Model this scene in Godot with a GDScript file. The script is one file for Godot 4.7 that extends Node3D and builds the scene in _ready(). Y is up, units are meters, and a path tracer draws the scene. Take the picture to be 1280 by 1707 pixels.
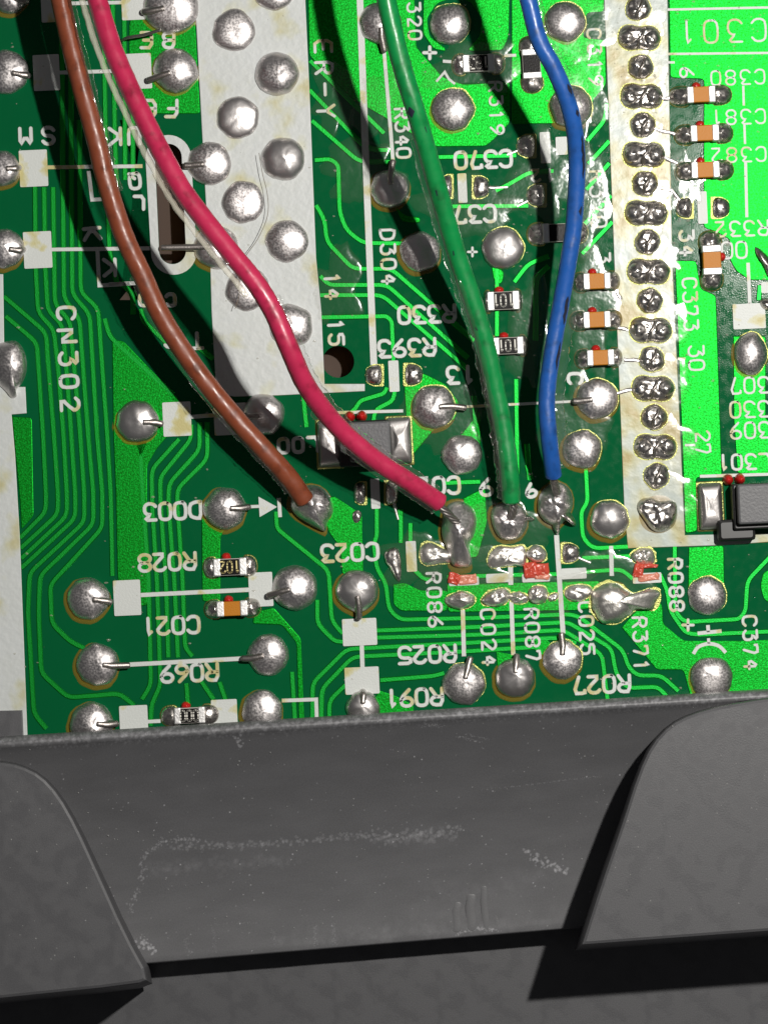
extends Node3D
# Close-up of a green circuit board with four soldered wires, above the edge of a grey plastic case.
# Board plane is y = 0; lengths are metres; S is metres per board unit (1/36 mm); H is the camera height in mm.
const S := 0.001 / 36.0
const H := 140.0
var M := {}
var rng := RandomNumberGenerator.new()
var board: Node3D
var used := {}

class Shape:
	var v := PackedVector3Array()
	var n := PackedVector3Array()
	var u := PackedVector2Array()
	var ix := PackedInt32Array()
	func tri(a: Vector3, b: Vector3, c: Vector3) -> void:   # counter-clockwise seen from outside
		var m := (b - a).cross(c - a).normalized()
		var k := v.size()
		for p in [a, b, c]:
			v.append(p); n.append(m); u.append(Vector2(p.x, p.z))
		ix.append_array([k, k + 2, k + 1])
	func quad(a: Vector3, b: Vector3, c: Vector3, d: Vector3) -> void:
		tri(a, b, c); tri(a, c, d)
	func grid(rows: Array, wrap := false, flip := false) -> void:   # smooth sheet; rows of equal length
		var base := v.size()
		var nr := rows.size()
		var nc: int = rows[0].size()
		var nn := PackedVector3Array()
		nn.resize(nr * nc)
		var faces := []
		for r in nr - 1:
			for c in (nc if wrap else nc - 1):
				var c2 := (c + 1) % nc
				var q := [r * nc + c, r * nc + c2, (r + 1) * nc + c2, (r + 1) * nc + c]
				if flip: q.reverse()
				faces.append([q[0], q[1], q[2]]); faces.append([q[0], q[2], q[3]])
		var pts := PackedVector3Array()
		for r in nr: pts.append_array(rows[r])
		for f in faces:
			var m: Vector3 = (pts[f[1]] - pts[f[0]]).cross(pts[f[2]] - pts[f[0]]) * 1e6
			for k in f: nn[k] += m
		for k in pts.size():
			v.append(pts[k])
			n.append(nn[k].normalized() if nn[k].length() > 1e-12 else Vector3.UP)
			u.append(Vector2(float(k % nc) / (nc - 1), float(k / nc) / (nr - 1)))
		for f in faces: ix.append_array([base + f[0], base + f[2], base + f[1]])
	func mesh() -> ArrayMesh:
		var a := []
		a.resize(Mesh.ARRAY_MAX)
		a[Mesh.ARRAY_VERTEX] = v; a[Mesh.ARRAY_NORMAL] = n; a[Mesh.ARRAY_TEX_UV] = u; a[Mesh.ARRAY_INDEX] = ix
		var m := ArrayMesh.new()
		m.add_surface_from_arrays(Mesh.PRIMITIVE_TRIANGLES, a)
		return m

# ---------------------------------------------------------------- helpers
func P(x: float, y: float, z := 0.0) -> Vector3:   # board units and height in mm -> metres
	var k := (H - z) / H
	return Vector3((x - 640.0) * S * k, z * 0.001, (y - 853.5) * S * k)

func lin(r: float, g: float, b: float, a := 1.0) -> Color:
	var c := Color(r, g, b).linear_to_srgb()
	c.a = a
	return c

func numbered(called: String) -> String:
	var k: int = used.get(called, 0)
	used[called] = k + 1
	return called if k == 0 else "%s_%03d" % [called, k]

func obj(called: String, s: Shape, m: Material, parent: Node = null) -> MeshInstance3D:
	var o := MeshInstance3D.new()
	o.mesh = s.mesh()
	o.material_override = m
	if parent == null or parent == self:
		o.name = numbered(called); add_child(o)
	else:
		var k: int = parent.get_meta("n_" + called, 0)
		parent.set_meta("n_" + called, k + 1)
		o.name = called if k == 0 else "%s_%03d" % [called, k]
		parent.add_child(o, true)
	return o

func thing(called: String, label: String, category: String, at := Vector3.ZERO, turn := 0.0, group := "") -> Node3D:
	var o := Node3D.new()
	o.name = numbered(called); add_child(o)
	o.position = at; o.rotation.y = turn
	tag(o, label, category, group)
	return o

func tag(o: Node, label: String, category: String, group := "") -> void:
	o.set_meta("label", label); o.set_meta("category", category)
	if group: o.set_meta("group", group)

func noise(freq: float, octaves := 4, kind := FastNoiseLite.TYPE_SIMPLEX_SMOOTH, seed_ := 1) -> FastNoiseLite:
	var f := FastNoiseLite.new()
	f.noise_type = kind; f.frequency = freq; f.fractal_octaves = octaves; f.seed = seed_
	return f

func noise_tex(f: FastNoiseLite, size: int, stops = null, bump := 0.0) -> NoiseTexture2D:
	var t := NoiseTexture2D.new()
	t.width = size; t.height = size; t.seamless = true; t.noise = f
	if stops:
		var g := Gradient.new()
		var offs := PackedFloat32Array()
		var cols := PackedColorArray()
		for s in stops:
			offs.append(s[0]); cols.append(s[1])
		g.offsets = offs; g.colors = cols
		t.color_ramp = g
	if bump > 0.0:
		t.as_normal_map = true; t.bump_strength = bump
	return t

func grey(a: float, b: float, lo := 0.0, hi := 1.0) -> Array:
	return [[lo, Color(a, a, a)], [hi, Color(b, b, b)]]

func mat(c: Color, rough: float, metal := 0.0, repeat_mm := 10.0) -> StandardMaterial3D:
	var m := StandardMaterial3D.new()
	m.albedo_color = c; m.roughness = rough; m.metallic = metal
	m.uv1_triplanar = true; m.uv1_world_triplanar = true
	m.uv1_scale = Vector3.ONE * (1000.0 / repeat_mm)
	return m

func bump(m: StandardMaterial3D, t: Texture2D, k: float) -> StandardMaterial3D:
	m.normal_enabled = true; m.normal_texture = t; m.normal_scale = k
	return m

func rough_map(m: StandardMaterial3D, t: Texture2D) -> StandardMaterial3D:
	m.roughness = 1.0; m.roughness_texture = t; m.roughness_texture_channel = BaseMaterial3D.TEXTURE_CHANNEL_RED
	return m

func chaikin(p: PackedVector2Array, closed := false, times := 1) -> PackedVector2Array:
	for t in times:
		var q := PackedVector2Array()
		var c := p.size()
		if closed:
			for k in c:
				q.append(p[k].lerp(p[(k + 1) % c], 0.25)); q.append(p[k].lerp(p[(k + 1) % c], 0.75))
		else:
			q.append(p[0])
			for k in c - 1:
				var e := 0.0 if k == 0 else 0.25
				var f := 1.0 if k == c - 2 else 0.75
				if k > 0: q.append(p[k].lerp(p[k + 1], e))
				if k < c - 2: q.append(p[k].lerp(p[k + 1], f))
			q.append(p[c - 1])
		p = q
	return p

func fillet(p: PackedVector2Array, r: float) -> PackedVector2Array:   # rounds the corners of a path
	var q := PackedVector2Array([p[0]])
	for k in range(1, p.size() - 1):
		var a := p[k - 1] - p[k]
		var b := p[k + 1] - p[k]
		var d := minf(r, minf(a.length(), b.length()) * 0.45)
		var s := p[k] + a.normalized() * d
		var e := p[k] + b.normalized() * d
		for j in 4:
			var t := j / 3.0
			q.append(s.lerp(p[k], t).lerp(p[k].lerp(e, t), t))
	q.append(p[p.size() - 1])
	return q

func pts(a: Array) -> PackedVector2Array:
	var q := PackedVector2Array()
	for k in a.size() / 2: q.append(Vector2(a[2 * k], a[2 * k + 1]))
	return q

# a flat band with sloping sides along a path
func ribbon(s: Shape, p: PackedVector2Array, w: float, z1: float, bevel: float, round_ends := false) -> void:
	if round_ends:   # half-round ends, as printed ink and pad ends have
		var ext := PackedVector2Array()
		var d0 := (p[0] - p[1]).normalized()
		var d1 := (p[p.size() - 1] - p[p.size() - 2]).normalized()
		ext.append(p[0] + d0 * w * 0.42); ext.append(p[0] + d0 * w * 0.3)
		ext.append_array(p)
		ext.append(p[p.size() - 1] + d1 * w * 0.3); ext.append(p[p.size() - 1] + d1 * w * 0.42)
		p = ext
	var c := p.size()
	var rows := [[], [], [], []]
	for k in c:
		var a := (p[k] - p[maxi(k - 1, 0)]).normalized() if k > 0 else (p[1] - p[0]).normalized()
		var b := (p[mini(k + 1, c - 1)] - p[k]).normalized() if k < c - 1 else a
		var t := (a + b).normalized() if (a + b).length() > 0.1 else a
		var m := Vector2(-t.y, t.x) / clampf(Vector2(-t.y, t.x).dot(Vector2(-a.y, a.x)), 0.6, 1.0)
		var h := w * 0.5
		if round_ends:
			if k == 0 or k == c - 1: h *= 0.35
			elif k == 1 or k == c - 2: h *= 0.78
		var ht := maxf(h - bevel, h * 0.3)
		rows[0].append(P(p[k].x - m.x * h, p[k].y - m.y * h, 0.0)); rows[1].append(P(p[k].x - m.x * ht, p[k].y - m.y * ht, z1))
		rows[2].append(P(p[k].x + m.x * ht, p[k].y + m.y * ht, z1)); rows[3].append(P(p[k].x + m.x * h, p[k].y + m.y * h, 0.0))
	for r in 3:
		for k in c - 1:
			s.quad(rows[r][k], rows[r + 1][k], rows[r + 1][k + 1], rows[r][k + 1])
	for k in [0, c - 1]:
		if k == 0: s.quad(rows[3][k], rows[2][k], rows[1][k], rows[0][k])
		else: s.quad(rows[0][k], rows[1][k], rows[2][k], rows[3][k])

func ccw(p: PackedVector2Array) -> PackedVector2Array:   # order whose top face looks up
	var a := 0.0
	for k in p.size(): a += p[k].cross(p[(k + 1) % p.size()])
	if a > 0.0: p.reverse()
	return p

func inset(p: PackedVector2Array, d: float) -> PackedVector2Array:   # of a ccw() outline, inwards
	var q := PackedVector2Array()
	var c := p.size()
	for k in c:
		var a := (p[k] - p[(k + c - 1) % c]).normalized()
		var b := (p[(k + 1) % c] - p[k]).normalized()
		var na := Vector2(a.y, -a.x)
		var nb := Vector2(b.y, -b.x)
		var m := (na + nb).normalized() if (na + nb).length() > 0.1 else na
		q.append(p[k] - m * -d / clampf(m.dot(na), 0.5, 1.0))
	return q

func slab(s: Shape, outline: PackedVector2Array, z0: float, z1: float, bevel := 0.0, bevel_z := 0.0, draft := 0.0) -> void:
	var clean := PackedVector2Array()
	for v in outline:
		if clean.is_empty() or clean[-1].distance_to(v) > 0.4: clean.append(v)
	if clean[0].distance_to(clean[-1]) < 0.4: clean.remove_at(clean.size() - 1)
	var p := ccw(clean)
	var rings := []
	if draft != 0.0: rings.append([inset(p, -draft), z0])
	else: rings.append([p, z0])
	if bevel > 0.0:
		rings.append([p, z1 - bevel_z])
		rings.append([inset(p, bevel * 0.3), z1 - bevel_z * 0.3])
		rings.append([inset(p, bevel), z1])
	else:
		rings.append([p, z1])
	var c := p.size()
	for r in rings.size() - 1:
		var A: PackedVector2Array = rings[r][0]
		var B: PackedVector2Array = rings[r + 1][0]
		for k in c:
			var j := (k + 1) % c
			s.quad(P(A[k].x, A[k].y, rings[r][1]), P(A[j].x, A[j].y, rings[r][1]), P(B[j].x, B[j].y, rings[r + 1][1]), P(B[k].x, B[k].y, rings[r + 1][1]))
	var top: PackedVector2Array = rings[-1][0]
	var t := Geometry2D.triangulate_polygon(top)
	if t.is_empty(): t = Geometry2D.triangulate_polygon(p)
	if t.is_empty(): print('no triangles ', outline)
	for k in t.size() / 3:
		var a := top[t[3 * k]]
		var b := top[t[3 * k + 1]]
		var d := top[t[3 * k + 2]]
		if (b - a).cross(d - a) > 0.0:
			var e := b
			b = d; d = e
		s.tri(P(a.x, a.y, z1), P(b.x, b.y, z1), P(d.x, d.y, z1))

# a drop of metal on a star-shaped outline: (1 - t^e)^q dome of height hgt mm
func blob(s: Shape, centre: Vector2, outline: PackedVector2Array, hgt: float, e := 2.0, q := 0.5, rough := 0.04, seed_ := 0, z0 := 0.0, local := false, peak := Vector2.ZERO) -> void:
	var f := noise(1.0, 3, FastNoiseLite.TYPE_SIMPLEX_SMOOTH, seed_ + 5)
	var p: PackedVector2Array = ccw(outline.duplicate())
	var rows := []
	var ts := [1.0, 0.985, 0.95, 0.89, 0.8, 0.68, 0.54, 0.39, 0.24, 0.11, 0.0]
	var size := 0.0
	for a in p: size = maxf(size, a.distance_to(centre))
	for t in ts:
		var row := PackedVector3Array()
		for a in p:
			var c: Vector2 = centre + peak * (1.0 - t * t)
			var b: Vector2 = c + (a - c) * t
			var g := f.get_noise_2d(b.x / size * 1.3, b.y / size * 1.3)
			var z: float = z0 + hgt * pow(maxf(1.0 - pow(t, e), 0.0), q) * (1.0 + g * rough * 6.0 * (1.0 if t < 0.95 else 0.0))
			row.append(Vector3(b.x * S, z * 0.001, b.y * S) if local else P(b.x, b.y, z))
		rows.append(row)
	s.grid(rows, true)

func circle(c: Vector2, rx: float, ry := -1.0, steps := 30, wobble := 0.03, seed_ := 0) -> PackedVector2Array:
	var q := PackedVector2Array()
	var f := noise(0.7, 2, FastNoiseLite.TYPE_SIMPLEX_SMOOTH, seed_ + 91)
	if ry < 0.0: ry = rx
	for k in steps:
		var a := TAU * k / steps
		var w := 1.0 + wobble * 2.0 * f.get_noise_2d(cos(a) * 1.5 + seed_ * 3.1, sin(a) * 1.5)
		q.append(c + Vector2(cos(a) * rx, sin(a) * ry) * w)
	return q

func rrect(cx: float, cy: float, w: float, h: float, r: float, turn := 0.0, steps := 4) -> PackedVector2Array:
	var q := PackedVector2Array()
	for k in 4:
		var c := Vector2((w * 0.5 - r) * (1 if k in [0, 3] else -1), (h * 0.5 - r) * (1 if k < 2 else -1))
		for j in steps:
			var a := PI * 0.5 * (k + float(j) / maxi(steps - 1, 1))
			q.append(Vector2(cx, cy) + (c + Vector2(cos(a), sin(a)) * r).rotated(turn))
	return q

func spline(p: Array, per := 6) -> Array:   # Catmull-Rom through Vector3 points
	var q := []
	for k in p.size() - 1:
		var a: Vector3 = p[maxi(k - 1, 0)]
		var b: Vector3 = p[k]
		var c: Vector3 = p[k + 1]
		var d: Vector3 = p[mini(k + 2, p.size() - 1)]
		for j in per:
			q.append(b.cubic_interpolate(c, a, d, float(j) / per))
	q.append(p[p.size() - 1])
	return q

func frames(path: Array) -> Array:
	var out := []
	var side := Vector3.ZERO
	for k in path.size():
		var t: Vector3 = (path[mini(k + 1, path.size() - 1)] - path[maxi(k - 1, 0)]).normalized()
		side = t.cross(Vector3.UP).normalized() if absf(t.y) < 0.95 else (side if side != Vector3.ZERO else Vector3.RIGHT)
		out.append([path[k], side, side.cross(t).normalized()])
	return out

# tube of radius r (m) along a path; from_a..to_a cut a sector out of it
func tube(s: Shape, path: Array, r: float, sides := 12, wob := 0.0, caps := true, squash := 1.0, from_a := 0.0, to_a := TAU, taper := 1.0) -> void:
	var fr := frames(path)
	var rows := []
	var f := noise(1.0, 3, FastNoiseLite.TYPE_SIMPLEX_SMOOTH, path.size())
	var whole := to_a - from_a > TAU - 0.01
	var add := func(c: Vector3, sd: Vector3, up: Vector3, rr: float, k: int) -> void:
		var row := PackedVector3Array()
		for j in (sides if whole else sides + 1):
			var a := from_a + (to_a - from_a) * j / sides
			var w := 1.0 + wob * f.get_noise_2d(k * 0.35, cos(a) * 1.2 + sin(a) * 2.3)
			row.append(c + (sd * cos(a) + up * sin(a) * squash) * rr * w)
		rows.append(row)
	if caps:
		var d0: Vector3 = (path[0] - path[1]).normalized()
		add.call(path[0] + d0 * r * 0.3, fr[0][1], fr[0][2], r * 0.05, 0)
		add.call(path[0] + d0 * r * 0.22, fr[0][1], fr[0][2], r * 0.7, 0)
	for k in path.size():
		add.call(fr[k][0], fr[k][1], fr[k][2], r * lerpf(1.0, taper, float(k) / (path.size() - 1)), k)
	if caps:
		var l := path.size() - 1
		var d1: Vector3 = (path[l] - path[l - 1]).normalized()
		add.call(path[l] + d1 * r * 0.22 * taper, fr[l][1], fr[l][2], r * 0.7 * taper, l)
		add.call(path[l] + d1 * r * 0.3 * taper, fr[l][1], fr[l][2], r * 0.05, l)
	s.grid(rows, whole, true)

# ---------------------------------------------------------------- printed strokes
const GLYPHS := {
	"0": "10 30 41 45 36 16 05 01 10", "1": "20 26 15", "2": "05 16 36 45 44 00 40", "3": "06 46 24 34 43 41 30 10 01", "4": "30 36 02 42",
	"5": "46 06 04 34 43 41 30 10 01", "6": "36 03 01 10 30 41 42 33 13 02", "7": "05 06 46 20", "8": "13 04 05 16 36 45 44 33 13 02 01 10 30 41 42 33", "9": "10 43 45 36 16 05 04 13 33 44",
	"C": "45 36 16 05 01 10 30 41", "R": "00 06 36 45 44 33 03;23 40", "D": "00 06 26 45 41 20 00", "E": "46 06 00 40;03 33", "N": "00 06 40 46", "Y": "06 23 46;23 20", "U": "06 01 10 30 41 46",
	"K": "00 06;46 03 40", "S": "45 36 16 05 04 13 33 42 41 30 10 01", "M": "00 06 23 46 40", "B": "00 06 36 45 44 33 03;33 42 41 30 00", "L": "06 00 40", "T": "06 46;26 20", "Q": "10 30 41 45 36 16 05 01 10;22 40",
	"F": "46 06 00;03 33", "+": "21 25;03 43", "-": "03 43", "'": "26 25", "(": "36 14 12 30", ".": "20 21",
}

func strokes(s: Shape, text: String, centre: Vector2, turn: float, h: float, pitch: float, w: float, z1: float, skip := "") -> void:
	var d := Vector2(cos(turn), sin(turn))
	var up := Vector2(sin(turn), -cos(turn))
	for k in text.length():
		var ch := text[k]
		if not GLYPHS.has(ch): continue
		var o := centre + d * pitch * (k - (text.length() - 1) * 0.5)
		for part in GLYPHS[ch].split(";"):
			var p := PackedVector2Array()
			for c in part.split(" "):
				p.append(o + d * (c[0].to_float() - 2.0) * h * 0.135 + up * (c[1].to_float() - 3.0) * (h - w) / 6.0)
			if p.size() > 2: p = chaikin(p)
			ribbon(s, p, w, z1, 0.8, true)

func printed(text: String, x: float, y: float, turn_deg: float, h := 34.0, pitch := 25.0, w := 6.9) -> void:
	var s := Shape.new()
	strokes(s, text, Vector2(x, y), deg_to_rad(turn_deg), h, pitch, w, 0.062)
	obj("printed_text", s, M.ink, board)

func line(a: Array, w := 7.0, r := 0.0) -> void:
	var s := Shape.new()
	var p := pts(a)
	ribbon(s, fillet(p, r) if r > 0.0 else p, w, 0.058, 0.6)
	obj("printed_line", s, M.ink, board)

func box_print(x0: float, y0: float, x1: float, y1: float, turn := -0.045) -> void:
	var s := Shape.new()
	slab(s, rrect((x0 + x1) * 0.5, (y0 + y1) * 0.5, x1 - x0, y1 - y0, 2.0, turn), 0.0, 0.06)
	obj("printed_block", s, M.ink, board)

func trace(a: Array, w := 9.2) -> void:
	var s := Shape.new()
	ribbon(s, fillet(pts(a), 12.0), w, 0.045, 1.6)
	obj("copper_trace", s, M.trace, board)

func pour(a: Array) -> void:
	var s := Shape.new()
	slab(s, fillet(pts(a + [a[0], a[1]]), 6.0).slice(0, -1), 0.0, 0.038, 1.5, 0.036)
	obj("copper_pour", s, M.copper, board)

# ---------------------------------------------------------------- solder
var joints := 0
func ring(x: float, y: float, outline: PackedVector2Array, grow: float, off: Vector2, parent: Node) -> void:   # flux that dried round a joint
	var q := PackedVector2Array()
	for p in outline: q.append(Vector2(x, y) + (p - Vector2(x, y)) * grow + off)
	var s := Shape.new()
	blob(s, Vector2(x, y) + off, q, 0.075, 4.0, 0.5, 0.0)
	obj("flux_ring", s, M.flux, parent)

# a through-hole joint; lead = where the bent pin ends
func joint(x: float, y: float, r: float, lead = null, hgt := 0.0, shiny := 0.0, flux := true, ry := -1.0, flat := 2.0) -> MeshInstance3D:
	joints += 1
	var s := Shape.new()
	var c := Vector2(x, y)
	var o := circle(c, r, ry, 40, 0.035, joints)
	var hh := hgt if hgt > 0.0 else r / 36.0 * rng.randf_range(0.44, 0.72)
	blob(s, c, o, hh, flat, 0.5, 0.012, joints, 0.0, false, Vector2(rng.randf_range(-6, 6), rng.randf_range(-6, 6)))
	var j := obj("solder_joint", s, M.solder_shiny if joints % 5 == 0 else M.solder, board)
	var pad := Shape.new()
	var g := PackedVector2Array()
	if x > 700.0 and flux and joints % 4 != 1:
		for p in o: g.append(c + (p - c) * 1.0 + Vector2(rng.randf_range(0.3, 1.6), rng.randf_range(-1.7, -0.3)))
		slab(pad, g, 0.0, 0.066)
		obj("pad_rim", pad, M.pad, j)
	if flux and joints % 3 != 0: ring(x, y, o, 1.1, Vector2(-2.0, 3.5), j)
	if lead != null:
		var l := Vector2(lead[0], lead[1])
		var d := (l - c).normalized()
		var side := Vector2(-d.y, d.x) * rng.randf_range(-2.0, 2.0)
		var t := Shape.new()
		var p0 := c + d * r * 0.25
		var p1 := c + d * r * 0.75 + side
		tube(t, spline([P(p0.x, p0.y, hh * 0.86), P(p1.x, p1.y, hh * 0.72), P(l.x, l.y, 0.3)], 4), 5.4 * S, 10, 0.12)
		obj("component_lead", t, M.lead, j)
		var fs := Shape.new()   # solder drawn out along the pin
		var tip := c + d * (r * 1.12)
		var across := Vector2(-d.y, d.x)
		blob(fs, c + d * r * 0.6, chaikin(PackedVector2Array([c - across * r * 0.42, c + d * r * 0.8 - across * r * 0.24, tip - across * 4.5, tip + across * 4.5, c + d * r * 0.8 + across * r * 0.24, c + across * r * 0.42, c - d * r * 0.2]), true, 2), hh * 0.86, 2.0, 0.5, 0.01, joints)
		obj("solder_fillet", fs, M.solder, j)
	return j

# a free-form piece of solder
func puddle(a: Array, cx: float, cy: float, hgt: float, m: Material = null, e := 2.5, rough := 0.05, called := "solder_pad") -> MeshInstance3D:
	joints += 1
	var s := Shape.new()
	var shape_ := chaikin(pts(a), true, 2)
	if m == M.solder_messy:   # ragged, nearly touching its neighbours
		shape_ = chaikin(pts(a), true, 1)
		for k in shape_.size(): shape_[k] = Vector2(cx, cy) + (shape_[k] - Vector2(cx, cy)) * rng.randf_range(0.96, 1.12)
		shape_ = chaikin(shape_, true, 1)
	blob(s, Vector2(cx, cy), shape_, hgt, e, 0.5, rough, joints)
	var o := obj(called, s, m if m else M.solder_bright, board)
	if m == M.solder_messy:
		var q := PackedVector2Array()
		for p in chaikin(pts(a), true, 2): q.append(Vector2(cx, cy) + (p - Vector2(cx, cy)) * 1.1 + Vector2(rng.randf_range(-0.8, 1.6), rng.randf_range(-1.6, 0.8)))
		var pad := Shape.new()
		slab(pad, q, 0.0, 0.066)
		obj("pad_rim", pad, M.pad, o)
	return o

func half_pad(x0: float, y0: float, x1: float, y1: float, right: bool, tail = null) -> void:   # D-shaped empty pad, flat edge on the right or left
	var w := x1 - x0
	var a: Array
	if right: a = [x0 + w * 0.45, y0, x1, y0, x1, y1, x0 + w * 0.45, y1, x0 + w * 0.08, y1 - w * 0.2, x0, (y0 + y1) * 0.5, x0 + w * 0.08, y0 + w * 0.2]
	else: a = [x0, y0, x1 - w * 0.45, y0, x1 - w * 0.08, y0 + w * 0.2, x1, (y0 + y1) * 0.5, x1 - w * 0.08, y1 - w * 0.2, x1 - w * 0.45, y1, x0, y1]
	var pad := Shape.new()
	slab(pad, fillet(pts(a + [a[0], a[1]]), 3.0).slice(0, -1), 0.0, 0.064)
	var p := obj("bare_pad", pad, M.pad, board)
	var s := Shape.new()
	joints += 1
	var c := Vector2((x0 + x1) * 0.5, (y0 + y1) * 0.5)
	var q := PackedVector2Array()
	for v in chaikin(pts(a), true, 2): q.append(c + (v - c) * 0.95 + Vector2(-1.5 if right else 1.5, 0))
	blob(s, c, q, 0.34, 2.0, 0.6, 0.02, joints)
	obj("solder_cap", s, M.solder_bright, p)
	if tail != null:
		var t := Shape.new()
		ribbon(t, pts([c.x, c.y, (c.x + tail[0]) * 0.5, (c.y + tail[1]) * 0.5 + 1.0, tail[0], tail[1]]), 6.0, 0.08, 2.6)
		obj("solder_tail", t, M.solder, p)

# ---------------------------------------------------------------- chips
func lbox(s: Shape, cx: float, cy: float, w: float, d: float, z0: float, z1: float, b: float) -> void:   # bevelled box in local board units, heights in mm
	var rings := []
	for r in [[0.0, z0], [0.0, z1 - b / 36.0], [b * 0.3, z1 - b * 0.3 / 36.0], [b, z1]]:
		var row := PackedVector3Array()
		for p in ccw(rrect(cx, cy, w - 2.0 * r[0], d - 2.0 * r[0], maxf(b - r[0] * 0.4, 0.3), 0.0, 3)): row.append(Vector3(p.x * S, r[1] * 0.001, p.y * S))
		rings.append(row)
	var c: int = rings[0].size()
	for r in 3:
		for k in c:
			var j := (k + 1) % c
			s.quad(rings[r][k], rings[r][j], rings[r + 1][j], rings[r + 1][k])
	var mid := Vector3(cx * S, z1 * 0.001, cy * S)
	for k in c: s.tri(mid, rings[3][k], rings[3][(k + 1) % c])

func chip(x: float, y: float, turn_deg: float, kind: String, label: String, len_ := 50.0, wid := 28.0, fil := 30.0, dot := true, text := "", fil2 := -1.0, ink: Material = null) -> Node3D:
	var res := kind == "resistor"
	var t := thing("chip_resistor" if res else "chip_capacitor", label, kind, P(x, y, 0.0), -deg_to_rad(turn_deg), "chip resistors soldered on the board" if res else "chip capacitors soldered on the board")
	var hz := 0.42 if res else 0.62
	var tw := len_ * (0.23 if res else 0.25)
	var b := Shape.new()
	lbox(b, 0, 0, len_ - tw * 1.6, wid - 2.0, 0.06, hz - 0.03, 1.4)
	obj("body", b, M.ceramic if res else M.tan, t)
	if res:
		var top := Shape.new()
		lbox(top, 0, 0, len_ - tw * 2.0 + 1.0, wid - 4.0, hz - 0.06, hz + 0.015, 1.0)
		obj("black_coating", top, M.black_glass, t)
	for sd in [-1, 1]:
		var e := Shape.new()
		lbox(e, sd * (len_ - tw) * 0.5, 0, tw, wid, 0.05, hz, 2.2)
		obj("terminal", e, M.tin, t)
		joints += 1
		var fl := Shape.new()
		var f := fil2 if sd > 0 and fil2 >= 0.0 else fil
		var x0: float = len_ * 0.5 - 7.0
		var x1: float = len_ * 0.5 + f
		var ww := wid * 0.5 + 2.5
		var o := pts([sd * x0, -ww, sd * lerpf(x0, x1, 0.55), -ww - 1.0, sd * lerpf(x0, x1, 0.88), -ww * 0.72, sd * x1, 0, sd * lerpf(x0, x1, 0.88), ww * 0.72, sd * lerpf(x0, x1, 0.55), ww + 1.0, sd * x0, ww])
		var padp := Shape.new()
		o = chaikin(o, true, 2)
		blob(fl, Vector2(sd * (len_ * 0.5 + f * 0.12), 0), o, hz * 0.86, 1.8, 0.62, 0.025, joints, 0.0, true)
		obj("solder_fillet", fl, M.solder_bright, t)
		var g := PackedVector2Array()
		var cc := Vector2(sd * (len_ * 0.5 + f * 0.3), 0)
		for p in o: g.append(cc + (p - cc) * 1.09)
		blob(padp, cc, g, 0.07, 8.0, 0.5, 0.0, 0, 0.0, true)
		obj("pad", padp, M.pad, t)
	if dot:
		var gd := Shape.new()
		joints += 1
		blob(gd, Vector2(-6, -wid * 0.5 - 2.0), circle(Vector2(-6, -wid * 0.5 - 2.0), 8.0, 7.0, 16, 0.05, joints), 0.33, 2.0, 0.5, 0.02, joints, 0.0, true)
		obj("glue_dot", gd, M.red_glue, t)
	if text:
		var ts := Shape.new()
		strokes_local(ts, text, wid * 0.62, hz + 0.015, ink)
		obj("value_marking", ts, ink if ink else M.mark, t)
	return t

func strokes_local(s: Shape, text: String, h: float, z: float, _m: Material) -> void:   # digits upside down, as mounted
	for k in text.length():
		var o := Vector2(-(k - (text.length() - 1) * 0.5) * h * 0.62, 0.0)
		for part in GLYPHS[text[k]].split(";"):
			var p := PackedVector2Array()
			for c in part.split(" "): p.append(o + Vector2(-(c[0].to_float() - 2.0) * h * 0.11, (c[1].to_float() - 3.0) * h / 6.0))
			if p.size() > 2: p = chaikin(p)
			for j in p.size() - 1:
				var d := (p[j + 1] - p[j]).normalized()
				var a := p[j] - d * 0.8
				var b := p[j + 1] + d * 0.8
				var w := Vector2(-d.y, d.x) * 1.15
				var zz := z * 0.001 + 0.000012
				s.quad(Vector3((a + w).x * S, zz, (a + w).y * S), Vector3((b + w).x * S, zz, (b + w).y * S), Vector3((b - w).x * S, zz, (b - w).y * S), Vector3((a - w).x * S, zz, (a - w).y * S))

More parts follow.
